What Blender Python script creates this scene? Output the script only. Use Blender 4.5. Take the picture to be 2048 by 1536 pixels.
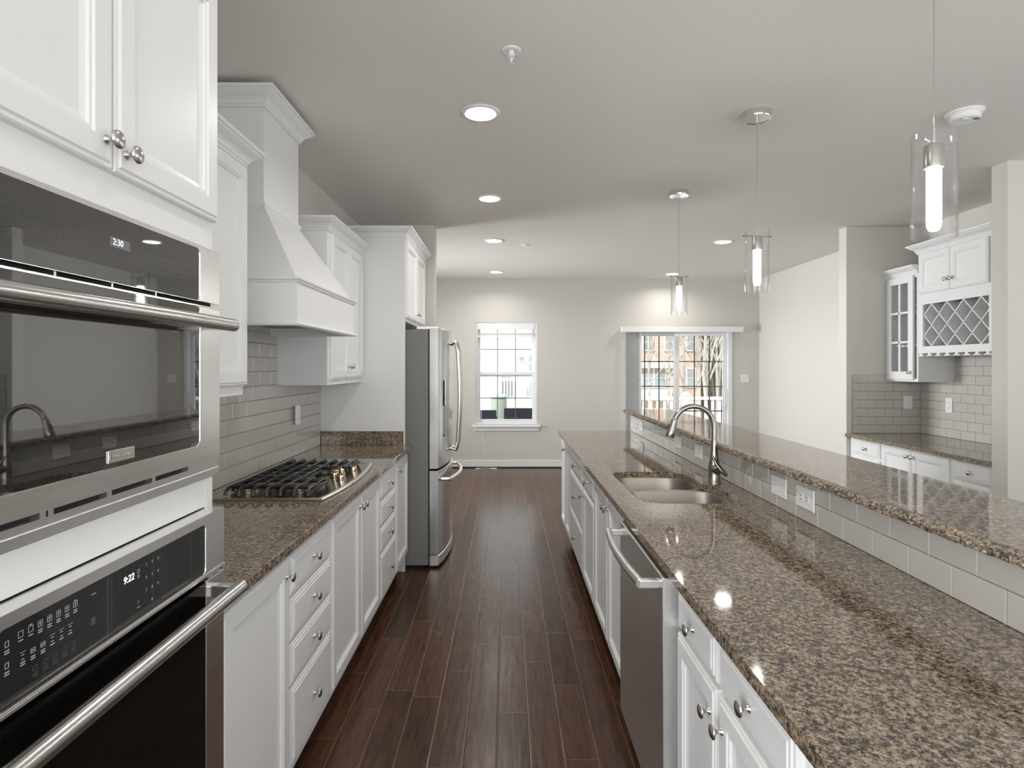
import bpy, bmesh, math, random
from mathutils import Vector, Matrix
random.seed(7)
for o in list(bpy.data.objects): bpy.data.objects.remove(o)
SC = bpy.context.scene
C = bpy.context.collection
PI = math.pi
# ------------------------------------------------------------------ camera
F, CX, CY, H = 1150.0, 1013.0, 733.0, 1.475
cd = bpy.data.cameras.new('camera'); cam = bpy.data.objects.new('camera', cd); C.objects.link(cam)
cam.location = (0, 0, H); cam.rotation_euler = (PI/2, 0, 0)
cd.sensor_width = 36; cd.lens = F/2048*36
cd.shift_x = (1024-CX)/2048; cd.shift_y = -(768-CY)/2048
cd.clip_start = .02; cd.clip_end = 300
SC.camera = cam
def at(px, py, Y): return Vector(((px-CX)*Y/F, Y, H+(CY-py)*Y/F))
# ------------------------------------------------------------------ light
SC.view_settings.view_transform = 'Standard'; SC.view_settings.look = 'None'
SC.view_settings.gamma = 1; SC.view_settings.use_curve_mapping = False
SC.view_settings.exposure = -0.12
W = bpy.data.worlds.new('world'); SC.world = W; W.use_nodes = True
bg = W.node_tree.nodes['Background']; bg.inputs[0].default_value = (.93, .965, 1, 1); bg.inputs[1].default_value = 1.6
def light(name, kind, loc, rot, power, size=None, size_y=None, color=(1, 1, 1), **kw):
    l = bpy.data.lights.new(name, kind); o = bpy.data.objects.new(name, l); C.objects.link(o)
    o.location = loc; o.rotation_euler = rot; l.energy = power; l.color = color
    if kind == 'AREA':
        l.size = size
        if size_y: l.shape = 'RECTANGLE'; l.size_y = size_y
    for k, v in kw.items(): setattr(l, k, v)
    return o
sun = light('sun', 'SUN', (0, -10, 20), (math.radians(48), 0, math.radians(-38)), 5, color=(1, .97, .92)); sun.data.angle = .02
CEIL = 2.755
light('added_rear_fill', 'AREA', (1.2, -2.93, 1.45), (PI/2+.5, 0, 0), 130, 4.6, 2.1, (.93, .97, 1))  # added fill lamp behind the camera, tilted up to brighten the ceiling
light('added_side_fill', 'AREA', (4.98, .6, 1.5), (PI/2+.9, 0, PI/2), 26, 3.6, 2.0, (.94, .975, 1))  # added lamp at the unseen side wall, angled upward as ceiling fill
light('added_left_near_fill', 'AREA', (-1.32, -1.4, 1.5), (PI/2, 0, -PI/2), 100, 2.2, 1.8, (.94, .975, 1))  # invented lamp out of view, added to lift island fronts and tile
light('added_right_wall_fill', 'AREA', (-3.13, 7.0, 1.5), (PI/2, 0, -PI/2-.1), 76, 1.8, 1.7, (.95, .98, 1), spread=1.4)  # added narrow-spread lamp out of view, aimed to brighten the right wall
def portal(loc, rot, sx, sy):
    o = light('portal', 'AREA', loc, rot, 1, sx, sy); o.data.cycles.is_portal = True
portal((2.53, 8.62, 1.03), (-PI/2, 0, 0), 1.5, 2.0)
portal((0, 8.62, 1.38), (-PI/2, 0, 0), .9, 1.5)
# ------------------------------------------------------------------ materials
def nm(name):
    m = bpy.data.materials.new(name); m.use_nodes = True
    return m, m.node_tree, m.node_tree.nodes['Principled BSDF']
def mat(name, col, rough=.5, metal=0, ior=1.5, bump=0, bscale=200, emit=0, ecol=None, coat=0, vary=0):
    m, t, b = nm(name)
    b.inputs['Base Color'].default_value = (*col, 1); b.inputs['Roughness'].default_value = rough
    b.inputs['Metallic'].default_value = metal; b.inputs['IOR'].default_value = ior
    b.inputs['Coat Weight'].default_value = coat
    if emit:
        b.inputs['Emission Color'].default_value = (*(ecol or col), 1); b.inputs['Emission Strength'].default_value = emit
    if bump or vary:
        tc = t.nodes.new('ShaderNodeTexCoord'); n = t.nodes.new('ShaderNodeTexNoise'); n.inputs['Scale'].default_value = bscale
        n.inputs['Detail'].default_value = 3
        t.links.new(tc.outputs['Object'], n.inputs['Vector'])
        if bump:
            bp = t.nodes.new('ShaderNodeBump'); bp.inputs['Strength'].default_value = bump; bp.inputs['Distance'].default_value = .002
            t.links.new(n.outputs['Fac'], bp.inputs['Height']); t.links.new(bp.outputs[0], b.inputs['Normal'])
        if vary:
            mx = t.nodes.new('ShaderNodeMix'); mx.data_type = 'RGBA'
            mx.inputs[6].default_value = (*[c*(1-vary) for c in col], 1); mx.inputs[7].default_value = (*[min(1, c*(1+vary)) for c in col], 1)
            t.links.new(n.outputs['Fac'], mx.inputs[0]); t.links.new(mx.outputs[2], b.inputs['Base Color'])
    return m
def brushed(name, col, rough, scale):
    m, t, b = nm(name)
    b.inputs['Base Color'].default_value = (*col, 1); b.inputs['Metallic'].default_value = 1
    tc = t.nodes.new('ShaderNodeTexCoord'); mp = t.nodes.new('ShaderNodeMapping'); mp.inputs['Scale'].default_value = scale
    n = t.nodes.new('ShaderNodeTexNoise'); n.inputs['Scale'].default_value = 1; n.inputs['Detail'].default_value = 4
    t.links.new(tc.outputs['Object'], mp.inputs[0]); t.links.new(mp.outputs[0], n.inputs['Vector'])
    mr = t.nodes.new('ShaderNodeMapRange'); mr.inputs[3].default_value = rough*.8; mr.inputs[4].default_value = rough*1.25
    t.links.new(n.outputs['Fac'], mr.inputs[0]); t.links.new(mr.outputs[0], b.inputs['Roughness'])
    bp = t.nodes.new('ShaderNodeBump'); bp.inputs['Strength'].default_value = .004; bp.inputs['Distance'].default_value = .0001
    t.links.new(n.outputs['Fac'], bp.inputs['Height']); t.links.new(bp.outputs[0], b.inputs['Normal'])
    return m
def granite(name):
    m, t, b = nm(name); L = t.links.new; N = t.nodes.new
    tc = N('ShaderNodeTexCoord')
    def noise(sc, det, w=0):
        n = N('ShaderNodeTexNoise'); n.inputs['Scale'].default_value = sc; n.inputs['Detail'].default_value = det; n.inputs['Roughness'].default_value = .6
        L(tc.outputs['Object'], n.inputs['Vector']); return n
    def mth(op, a, bb=None, c=None):
        n = N('ShaderNodeMath'); n.operation = op
        for i, v in enumerate((a, bb, c)):
            if v is None: continue
            if isinstance(v, (int, float)): n.inputs[i].default_value = v
            else: L(v, n.inputs[i])
        return n.outputs[0]
    n0 = noise(160, 2)
    mx = N('ShaderNodeMix'); mx.data_type = 'VECTOR'; mx.inputs[0].default_value = .008
    L(tc.outputs['Object'], mx.inputs[4]); L(n0.outputs['Color'], mx.inputs[5])
    def vor(sc):
        v = N('ShaderNodeTexVoronoi'); v.inputs['Scale'].default_value = sc; L(mx.outputs[1], v.inputs['Vector'])
        sp = N('ShaderNodeSeparateColor'); L(v.outputs['Color'], sp.inputs[0]); return sp
    v1, v2 = vor(180), vor(380)
    n1, n2 = noise(75, 5), noise(11, 3)
    a = mth('ADD', mth('MULTIPLY', v1.outputs[0], .55), mth('MULTIPLY', v2.outputs[0], .45))
    a = mth('ADD', a, mth('MULTIPLY_ADD', n1.outputs['Fac'], 1.5, -.75)); a = mth('ADD', a, mth('MULTIPLY_ADD', n2.outputs['Fac'], .35, -.175))
    r = N('ShaderNodeValToRGB'); e = r.color_ramp.elements
    e[0].position = .12; e[0].color = (.022, .023, .022, 1); e[1].position = .95; e[1].color = (.46, .37, .285, 1)
    for p, c in ((.22, (.05, .047, .042, 1)), (.32, (.10, .085, .068, 1)), (.48, (.18, .145, .112, 1)), (.62, (.26, .205, .158, 1)), (.78, (.36, .29, .222, 1))):
        x = e.new(p); x.color = c
    L(a, r.inputs[0])
    mx2 = N('ShaderNodeMix'); mx2.data_type = 'RGBA'; mx2.blend_type = 'MULTIPLY'; mx2.inputs[0].default_value = .55; L(r.outputs[0], mx2.inputs[6])
    r2 = N('ShaderNodeValToRGB'); r2.color_ramp.elements[0].color = (1, .72, .58, 1); r2.color_ramp.elements[1].color = (.86, 1, .95, 1); r2.color_ramp.elements[0].position = .3; r2.color_ramp.elements[1].position = .7
    L(v2.outputs[1], r2.inputs[0]); L(r2.outputs[0], mx2.inputs[7]); L(mx2.outputs[2], b.inputs['Base Color'])
    b.inputs['Roughness'].default_value = .05; b.inputs['IOR'].default_value = 1.85
    return m
def thin_glass(name, col=(1, 1, 1), rough=0, ior=1.45):
    m = bpy.data.materials.new(name); m.use_nodes = True; t = m.node_tree; t.nodes.clear()
    out = t.nodes.new('ShaderNodeOutputMaterial'); tr = t.nodes.new('ShaderNodeBsdfTransparent'); gl = t.nodes.new('ShaderNodeBsdfGlossy')
    lw = t.nodes.new('ShaderNodeLayerWeight'); pw = t.nodes.new('ShaderNodeMath'); pw.operation = 'POWER'; pw.inputs[1].default_value = 2.6; t.links.new(lw.outputs['Facing'], pw.inputs[0])
    lw.inputs[0].default_value = .5
    fr = t.nodes.new('ShaderNodeMath'); fr.operation = 'MULTIPLY_ADD'; fr.inputs[1].default_value = .75; fr.inputs[2].default_value = (ior-1)**2/(ior+1)**2; t.links.new(pw.outputs[0], fr.inputs[0]); mx = t.nodes.new('ShaderNodeMixShader')
    tr.inputs[0].default_value = (*col, 1); gl.inputs['Roughness'].default_value = rough
    t.links.new(fr.outputs[0], mx.inputs[0]); t.links.new(tr.outputs[0], mx.inputs[1]); t.links.new(gl.outputs[0], mx.inputs[2]); t.links.new(mx.outputs[0], out.inputs[0])
    return m
def wood_floor():
    m, t, b = nm('hand_scraped_planks'); L = t.links.new; N = t.nodes.new
    tc = N('ShaderNodeTexCoord'); s = N('ShaderNodeSeparateXYZ'); L(tc.outputs['Object'], s.inputs[0])
    def mth(op, a, bb=None, c=None):
        n = N('ShaderNodeMath'); n.operation = op
        for i, v in enumerate((a, bb, c)):
            if v is None: continue
            if isinstance(v, (int, float)): n.inputs[i].default_value = v
            else: L(v, n.inputs[i])
        return n.outputs[0]
    u = mth('DIVIDE', mth('ADD', s.outputs[0], .037+1.27), .127)
    row = mth('FLOOR', u); fu = mth('FRACT', u)
    wn = N('ShaderNodeTexWhiteNoise'); wn.noise_dimensions = '1D'; L(row, wn.inputs['W'])
    ln = mth('MULTIPLY_ADD', wn.outputs['Value'], .35, .62)
    wn2 = N('ShaderNodeTexWhiteNoise'); wn2.noise_dimensions = '1D'; L(mth('ADD', row, 37.3), wn2.inputs['W'])
    v = mth('DIVIDE', mth('ADD', s.outputs[1], mth('MULTIPLY_ADD', wn2.outputs['Value'], 3.0, 5)), ln)
    # irregular lengths: warp along the board
    v = mth('ADD', v, mth('MULTIPLY', mth('SINE', mth('MULTIPLY', v, 2.1)), .22))
    pl = mth('FLOOR', v); fv = mth('FRACT', v)
    cb = N('ShaderNodeCombineXYZ'); L(row, cb.inputs[0]); L(pl, cb.inputs[1])
    wn3 = N('ShaderNodeTexWhiteNoise'); wn3.noise_dimensions = '3D'; L(cb.outputs[0], wn3.inputs['Vector'])
    du = mth('MULTIPLY', mth('MINIMUM', fu, mth('SUBTRACT', 1, fu)), .127)
    dv = mth('MULTIPLY', mth('MINIMUM', fv, mth('SUBTRACT', 1, fv)), ln)
    d = mth('MINIMUM', du, dv)
    seam = mth('SUBTRACT', 1, mth('MINIMUM', mth('DIVIDE', d, .0021), 1))
    bev = mth('MINIMUM', mth('DIVIDE', d, .005), 1)
    # grain
    mp = N('ShaderNodeMapping'); mp.inputs['Scale'].default_value = (60, 5, 1); L(tc.outputs['Object'], mp.inputs[0])
    ad = N('ShaderNodeVectorMath'); ad.operation = 'ADD'; L(mp.outputs[0], ad.inputs[0])
    sc = N('ShaderNodeVectorMath'); sc.operation = 'SCALE'; sc.inputs['Scale'].default_value = 20; L(wn3.outputs['Color'], sc.inputs[0]); L(sc.outputs[0], ad.inputs[1])
    g = N('ShaderNodeTexNoise'); g.inputs['Scale'].default_value = 1; g.inputs['Detail'].default_value = 6; g.inputs['Roughness'].default_value = .65; L(ad.outputs[0], g.inputs['Vector'])
    r = N('ShaderNodeValToRGB'); e = r.color_ramp.elements
    e[0].position = .25; e[0].color = (.022, .0105, .0065, 1); e[1].position = .8; e[1].color = (.112, .050, .028, 1)
    L(g.outputs['Fac'], r.inputs[0])
    hs = N('ShaderNodeHueSaturation'); L(r.outputs[0], hs.inputs['Color']); L(mth('MULTIPLY_ADD', wn3.outputs['Value'], .5, .8), hs.inputs['Value'])
    mx = N('ShaderNodeMix'); mx.data_type = 'RGBA'; L(hs.outputs[0], mx.inputs[6]); mx.inputs[7].default_value = (.21, .15, .11, 1); L(mth('MULTIPLY', seam, .85), mx.inputs[0])
    L(mx.outputs[2], b.inputs['Base Color'])
    # scraped waves across the board + slight cup
    mp2 = N('ShaderNodeMapping'); mp2.inputs['Scale'].default_value = (38, 6, 1); L(tc.outputs['Object'], mp2.inputs[0])
    ad2 = N('ShaderNodeVectorMath'); ad2.operation = 'ADD'; L(mp2.outputs[0], ad2.inputs[0]); L(sc.outputs[0], ad2.inputs[1])
    w = N('ShaderNodeTexNoise'); w.inputs['Scale'].default_value = 1; w.inputs['Detail'].default_value = 2; L(ad2.outputs[0], w.inputs['Vector'])
    hgt = mth('ADD', mth('MULTIPLY', bev, .6), mth('ADD', mth('MULTIPLY', w.outputs['Fac'], 1.1), mth('MULTIPLY', g.outputs['Fac'], .25)))
    bp = N('ShaderNodeBump'); bp.inputs['Strength'].default_value = .4; bp.inputs['Distance'].default_value = .002; L(hgt, bp.inputs['Height']); L(bp.outputs[0], b.inputs['Normal'])
    b.inputs['Roughness'].default_value = .24; b.inputs['IOR'].default_value = 1.35
    return m
def brick_mat(name, c1, c2, mo, sx=.22, sy=.075, axis='XZ'):
    m, t, b = nm(name); L = t.links.new
    tc = t.nodes.new('ShaderNodeTexCoord'); s = t.nodes.new('ShaderNodeSeparateXYZ'); cb = t.nodes.new('ShaderNodeCombineXYZ')
    L(tc.outputs['Object'], s.inputs[0]); L(s.outputs[0], cb.inputs[0]); L(s.outputs[2], cb.inputs[1])
    br = t.nodes.new('ShaderNodeTexBrick'); L(cb.outputs[0], br.inputs['Vector'])
    br.inputs['Color1'].default_value = (*c1, 1); br.inputs['Color2'].default_value = (*c2, 1); br.inputs['Mortar'].default_value = (*mo, 1)
    br.inputs['Scale'].default_value = 1; br.inputs['Brick Width'].default_value = sx; br.inputs['Row Height'].default_value = sy; br.inputs['Mortar Size'].default_value = .008
    L(br.outputs[0], b.inputs['Base Color']); b.inputs['Roughness'].default_value = .9
    return m
wall_m = mat('wall_paint', (.615, .592, .553), .7, bump=.05, bscale=300)
ceil_m = mat('ceiling_paint', (.78, .76, .72), .8, bump=.05, bscale=300)
white = mat('cabinet_paint', (.76, .76, .755), .32, bump=.01, bscale=60)
trim_w = mat('trim_paint', (.80, .80, .80), .35, bump=.01, bscale=80)
vinyl = mat('white_vinyl', (.80, .81, .83), .35, vary=.02, bscale=5)
gran = granite('brown_granite')
gran_rough = granite('chiselled_granite'); gran_rough.node_tree.nodes['Principled BSDF'].inputs['Roughness'].default_value = .38; gran_rough.node_tree.nodes['Principled BSDF'].inputs['IOR'].default_value = 1.5; gran_rough.node_tree.nodes['Principled BSDF'].inputs['Coat Weight'].default_value = 0
tile_m = mat('grey_glazed_tile', (.50, .478, .44), .10, vary=.04, bscale=4, ior=1.55)
grout = mat('grey_grout', (.22, .21, .20), .8, bump=.3, bscale=500)
steel = brushed('brushed_steel', (.76, .755, .745), .32, (4, 4, 260))
steel_h = brushed('brushed_steel_horizontal', (.64, .63, .61), .24, (260, 4, 260))
bright_steel = brushed('polished_steel', (.86, .855, .85), .24, (200, 5, 200))
fridge_steel = brushed('fridge_steel', (.60, .592, .575), .20, (3, 3, 200))
fridge_side = mat('grey_painted_steel', (.20, .195, .185), .45, bump=.15, bscale=900)
nickel = mat('satin_nickel', (.55, .54, .52), .24, 1, vary=.03, bscale=30)
faucet_m = mat('brushed_nickel_faucet', (.33, .305, .28), .30, 1, vary=.04, bscale=60)
chrome = mat('chrome', (.75, .75, .75), .07, 1, vary=.02, bscale=20)
blackglass = mat('black_mirror_glass', (.006, .006, .006), .02, ior=2.6, vary=.02)
blackglass2 = mat('black_oven_glass', (.004, .004, .004), .05, ior=1.35, vary=.02)
panelglass = mat('black_control_glass', (.018, .018, .018), .06, ior=1.4, vary=.02)
black = mat('black_void', (.006, .006, .006), .7, vary=.1)
iron = mat('black_enamel_iron', (.018, .018, .02), .22, bump=.08, bscale=300)
burner_m = mat('burner_alloy', (.30, .27, .22), .35, 1, vary=.1, bscale=60)
plate_m = brushed('bronze_tinted_steel', (.52, .45, .38), .2, (6, 200, 6))
knob_gold = mat('warm_polished_metal', (.72, .60, .46), .13, 1, vary=.03)
plastic = mat('white_plastic', (.80, .80, .79), .3, vary=.01)
dark_slot = mat('dark_slot', (.03, .03, .03), .6, vary=.1)
glass = thin_glass('clear_glass'); winglass = thin_glass('window_glass', (.96, .98, .98), ior=1.2)
icon = mat('printed_legend', (.32, .32, .33), .5, emit=.12, ecol=(.6, .6, .65), vary=.02)
faint2 = mat('very_faint_legend', (.02, .02, .02), .06, ior=2.6, vary=.05)
faint = mat('faint_legend', (.07, .07, .07), .5, vary=.05)
led = mat('display_digits', (.6, .6, 1), .5, emit=3.2, ecol=(.62, .60, 1.0), vary=.01)
led2 = mat('clock_digits', (.6, .65, .7), .5, emit=.9, ecol=(.8, .85, .95), vary=.01)
lcd = mat('display_window', (.16, .155, .15), .25, vary=.02)
bulb_m = mat('lit_frosted_tube', (1, .98, .95), .5, emit=82, ecol=(1, .99, .97), vary=.01)
lens_m = mat('lit_lens', (1, 1, 1), .5, emit=14, ecol=(1, .95, .87), vary=.01)
floor_m = wood_floor()
dark_wood = mat('dark_shoe_wood', (.03, .018, .013), .4, vary=.1, bscale=40)
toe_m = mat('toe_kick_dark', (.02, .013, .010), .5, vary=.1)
# ------------------------------------------------------------------ helpers
class MB:
    def __init__(s): s.v = []; s.f = []
    def box(s, x0, x1, y0, y1, z0, z1):
        n = len(s.v); x0, x1 = sorted((x0, x1)); y0, y1 = sorted((y0, y1)); z0, z1 = sorted((z0, z1))
        s.v += [(x, y, z) for z in (z0, z1) for y in (y0, y1) for x in (x0, x1)]
        s.f += [tuple(n+i for i in q) for q in ((0, 2, 3, 1), (4, 5, 7, 6), (0, 1, 5, 4), (2, 6, 7, 3), (0, 4, 6, 2), (1, 3, 7, 5))]
        return s
    def loft(s, rings, cap0=True, cap1=True, closed=False):
        n = len(s.v); k = len(rings[0])
        for r in rings: s.v += [tuple(p) for p in r]
        R = len(rings)
        for i in range(R if closed else R-1):
            a = n+i*k; b = n+((i+1) % R)*k
            for j in range(k):
                s.f.append((a+j, a+(j+1) % k, b+(j+1) % k, b+j))
        if cap0 and not closed: s.f.append(tuple(n+j for j in range(k))[::-1])
        if cap1 and not closed: s.f.append(tuple(n+(R-1)*k+j for j in range(k)))
        return s
    def tube(s, path, r, n=12, cap=True, flat=None):
        path = [Vector(p) for p in path]; rs = r if isinstance(r, (list, tuple)) else [r]*len(path)
        rings = []; up = None
        for i, p in enumerate(path):
            d = (path[min(i+1, len(path)-1)]-path[max(i-1, 0)]).normalized()
            if up is None:
                up = Vector((0, 0, 1)) if abs(d.z) < .9 else Vector((0, 1, 0))
            a = (up-d*up.dot(d)).normalized(); up = a; b = d.cross(a)
            fx = flat or 1
            rings.append([p+(a*math.cos(2*PI*j/n)*fx+b*math.sin(2*PI*j/n))*rs[i] for j in range(n)])
        return s.loft(rings, cap, cap)
    def lathe(s, prof, o, axis='z', n=24, cap0=True, cap1=True):
        o = Vector(o); A = {'z': (Vector((1, 0, 0)), Vector((0, 1, 0)), Vector((0, 0, 1))), 'x': (Vector((0, 1, 0)), Vector((0, 0, 1)), Vector((1, 0, 0))),
             '-x': (Vector((0, 1, 0)), Vector((0, 0, 1)), Vector((-1, 0, 0))), 'y': (Vector((1, 0, 0)), Vector((0, 0, 1)), Vector((0, 1, 0)))}[axis]
        return s.loft([[o+A[2]*h+(A[0]*math.cos(2*PI*j/n)+A[1]*math.sin(2*PI*j/n))*max(r, 1e-5) for j in range(n)] for r, h in prof], cap0, cap1)
    def prism(s, poly, z0, z1):
        return s.loft([[(x, y, z0) for x, y in poly], [(x, y, z1) for x, y in poly]])
    def panel(s, xb, sx, y0, y1, z0, z1, rings):
        return s.loft([[(xb+sx*d, y0+i, z0+i), (xb+sx*d, y1-i, z0+i), (xb+sx*d, y1-i, z1-i), (xb+sx*d, y0+i, z1-i)] for i, d in rings])
    def molding(s, path, prof, z):
        rings = []; P = [Vector(p) for p in path]
        N = []
        for i in range(len(P)-1):
            d = (P[i+1]-P[i]).normalized(); N.append(Vector((d.y, -d.x)))
        for i, p in enumerate(P):
            a = N[max(i-1, 0)]; b = N[min(i, len(N)-1)]; m = (a+b)/(1+a.dot(b))
            rings.append([(p.x+m.x*o, p.y+m.y*o, z+h) for o, h in prof])
        return s.loft(rings)
    def merge(s, o):
        n = len(s.v); s.v += o.v; s.f += [tuple(n+i for i in f) for f in o.f]; return s
def wloc(p):
    return p.matrix_world.translation if False else Vector(p.get('_w', (0, 0, 0)))
def obj(name, mb, m, parent=None, loc=None, bevel=0, smooth=None, seg=2, label=None):
    if isinstance(mb, MB):
        base = Vector(parent['_w']) if parent is not None else Vector(loc or (0, 0, 0))
        me = bpy.data.meshes.new(name); me.from_pydata([tuple(Vector(v)-base) for v in mb.v], [], mb.f)
        b = bmesh.new(); b.from_mesh(me); bmesh.ops.recalc_face_normals(b, faces=b.faces); b.to_mesh(me); b.free()
    else: me = mb; base = Vector(parent['_w']) if parent is not None else Vector(loc or (0, 0, 0))
    me.materials.clear(); me.materials.append(m)
    if smooth:
        me.polygons.foreach_set('use_smooth', [True]*len(me.polygons)); me.set_sharp_from_angle(angle=math.radians(smooth))
    o = bpy.data.objects.new(name, me); C.objects.link(o)
    if parent is not None: o.parent = parent
    else: o.location = base
    o['_w'] = tuple(base)
    if bevel:
        md = o.modifiers.new('bevel', 'BEVEL'); md.width = bevel; md.segments = seg; md.limit_method = 'ANGLE'; md.angle_limit = math.radians(50)
    if label: o['label'] = label
    return o
def tag(o, label, cat, group=None, kind=None):
    if label: o['label'] = label
    if cat: o['category'] = cat
    if group: o['group'] = group
    if kind: o['kind'] = kind
    return o
def thing(name, label, cat, loc, group=None):
    o = bpy.data.objects.new(name, None); C.objects.link(o); o.location = loc; o['_w'] = tuple(loc); o.empty_display_size = .1
    return tag(o, label, cat, group)
def struct(name, mb, m, parent=None, **k):
    o = obj(name, mb, m, parent, **k)
    if parent is None: o['kind'] = 'structure'
    return o
def sgroup(name, loc):
    o = bpy.data.objects.new(name, None); C.objects.link(o); o.location = loc; o['_w'] = tuple(loc); o['kind'] = 'structure'; return o
def text(name, s, size, pos, m, parent, sx=1, ext=.0002, align='CENTER', shear=0):
    cu = bpy.data.curves.new('t', 'FONT'); cu.body = s; cu.size = size; cu.extrude = ext; cu.align_x = align; cu.align_y = 'CENTER'; cu.shear = shear
    to = bpy.data.objects.new('t', cu); C.objects.link(to); bpy.context.view_layer.update()
    me = bpy.data.meshes.new_from_object(to.evaluated_get(bpy.context.evaluated_depsgraph_get()))
    bpy.data.objects.remove(to); bpy.data.curves.remove(cu)
    base = Vector(parent['_w'])
    for v in me.vertices:
        x, y, z = v.co; v.co = Vector((pos[0]+sx*z, pos[1]+sx*x, pos[2]+y))-base
    return obj(name, me, m, parent)
# ------------------------------------------------------------------ room
LW, RW, BW = -1.335, 3.69, 8.397
T = .12
struct('floor', MB().box(-3.3, 5.2, -3.2, BW+.15, -.1, 0), floor_m)
struct('ceiling', MB().box(-3.3, 5.2, -3.2, BW+.15, CEIL, CEIL+.15), ceil_m)
struct('wall_left', MB().box(LW-T, LW, -.3, 5.2, 0, CEIL).box(LW-T, LW, -3, -2.5, 0, CEIL).box(LW-T, LW, -2.5, -.3, 0, .6).box(LW-T, LW, -2.5, -.3, 2.4, CEIL), wall_m)
struct('wall_fridge_side', MB().box(-3.2, -.651, 5.2, 5.345, 0, CEIL), wall_m, bevel=.003)
b = MB()
b.box(-3.2-T, -3.2, 5.2, 6.0, 0, CEIL).box(-3.2-T, -3.2, 7.8, BW, 0, CEIL).box(-3.2-T, -3.2, 6, 7.8, 0, .65).box(-3.2-T, -3.2, 6, 7.8, 2.35, CEIL)
struct('wall_far_left', b, wall_m)
wx0, wx1, wz0, wz1 = at(951, 0, BW).x, at(1074, 0, BW).x, at(0, 850, BW).z, at(0, 645, BW).z
dx0, dx1, dz1 = at(1256, 0, BW).x, at(1464, 0, BW).x, 2.035
b = MB(); y0, y1 = BW, BW+.15
b.box(-3.2, wx0, y0, y1, 0, CEIL).box(wx0, wx1, y0, y1, 0, wz0).box(wx0, wx1, y0, y1, wz1, CEIL).box(wx1, dx0, y0, y1, 0, CEIL)
b.box(dx0, dx1, y0, y1, dz1, CEIL).box(dx1, RW+T, y0, y1, 0, CEIL)
struct('wall_back', b, wall_m)
struct('wall_right', MB().box(RW, RW+T, 5.37, BW, 0, CEIL), wall_m)
NW, NX = 3.79, 3.107   # butler niche right wall, stub end
struct('wall_niche_far', MB().box(NX, NW+T, 5.257, 5.375, 0, CEIL), wall_m, bevel=.003)
struct('wall_niche_side', MB().box(NW, NW+T, 3.68, 5.257, 0, CEIL), wall_m)
struct('wall_niche_near', MB().box(NX, 5.0, 3.564, 3.685, 0, CEIL), wall_m, bevel=.003)
b = MB().box(5.0, 5.12, -3, -1.2, 0, CEIL).box(5, 5.12, 2.4, 3.564, 0, CEIL).box(5, 5.12, -1.2, 2.4, 0, .5).box(5, 5.12, -1.2, 2.4, 2.5, CEIL)
struct('wall_far_right', b, wall_m)
b = MB().box(LW-T, -1.1, -3.12, -3, 0, CEIL).box(3.5, 5.12, -3.12, -3, 0, CEIL).box(-1.1, 3.5, -3.12, -3, 0, .4).box(-1.1, 3.5, -3.12, -3, 2.5, CEIL)
struct('wall_rear', b, wall_m)
def bb(name, x0, x1, y0, y1):
    struct(name, MB().box(x0, x1, y0, y1, 0, .095).box(x0+.003 if x1-x0 < .1 else x0, x1-.003 if x1-x0 < .1 else x1, y0, y1, .095, .105), trim_w, bevel=.002)
bb('baseboard_back', -3.2, dx0-.02, BW-.015, BW); bb('baseboard_back_right', dx1+.02, RW, BW-.015, BW)
bb('baseboard_right', RW-.015, RW, 5.375, BW-.02)
bb('baseboard_niche', NX, 5.0, 3.549, 3.564)
struct('trim_1', MB().box(-3.2, dx0-.02, BW-.032, BW-.015, 0, .016), dark_wood, bevel=.004)
struct('trim_2', MB().box(RW-.032, RW-.015, 5.38, BW-.03, 0, .016), dark_wood, bevel=.004)
# ------------------------------------------------------------------ window 1
w = sgroup('window_1', ((wx0+wx1)/2, BW, wz0))
fr = MB(); a = .05
def rectframe(mb, x0, x1, z0, z1, y0, y1, t, tb=None, tt=None):
    tb = t if tb is None else tb; tt = t if tt is None else tt
    mb.box(x0, x0+t, y0, y1, z0, z1).box(x1-t, x1, y0, y1, z0, z1).box(x0+t, x1-t, y0, y1, z0, z0+tb).box(x0+t, x1-t, y0, y1, z1-tt, z1)
rectframe(fr, wx0, wx1, wz0, wz1, BW+.01, BW+.12, .03)
struct('frame', fr, vinyl, w, bevel=.003)
ms = MB(); zm = at(0, 749, BW).z; up = MB(); lo = MB()
rectframe(up, wx0+.03, wx1-.03, zm-.03, wz1-.03, BW+.07, BW+.10, .038, .035)
rectframe(lo, wx0+.03, wx1-.03, wz0+.03, zm+.035, BW+.035, BW+.068, .038, .05, .045)
su = struct('upper_sash', up, vinyl, w, bevel=.003); sl = struct('lower_sash', lo, vinyl, w, bevel=.003)
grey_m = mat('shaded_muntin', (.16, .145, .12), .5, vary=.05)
gu = MB(); gl_ = MB()
for px in (995, 1031):
    x = at(px, 0, BW+.08).x; gu.box(x-.006, x+.006, BW+.083, BW+.089, zm, wz1-.06); gl_.box(x-.006, x+.006, BW+.048, BW+.054, wz0+.06, zm)
z = at(0, 699, BW+.08).z; gu.box(wx0+.06, wx1-.06, BW+.083, BW+.089, z-.006, z+.006)
z = at(0, 796, BW+.05).z; gl_.box(wx0+.06, wx1-.06, BW+.048, BW+.054, z-.006, z+.006)
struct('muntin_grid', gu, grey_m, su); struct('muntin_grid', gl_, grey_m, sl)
struct('pane', MB().box(wx0+.06, wx1-.06, BW+.079, BW+.082, zm, wz1-.06), winglass, su)
struct('pane', MB().box(wx0+.06, wx1-.06, BW+.056, BW+.059, wz0+.07, zm), winglass, sl)
struct('window_sill', MB().box(wx0-.05, wx1+.05, BW-.045, BW+.04, wz0-.03, wz0), trim_w, w, bevel=.006)
struct('window_apron', MB().box(wx0-.025, wx1+.025, BW-.015, BW, wz0-.085, wz0-.03), trim_w, w, bevel=.003)
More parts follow.
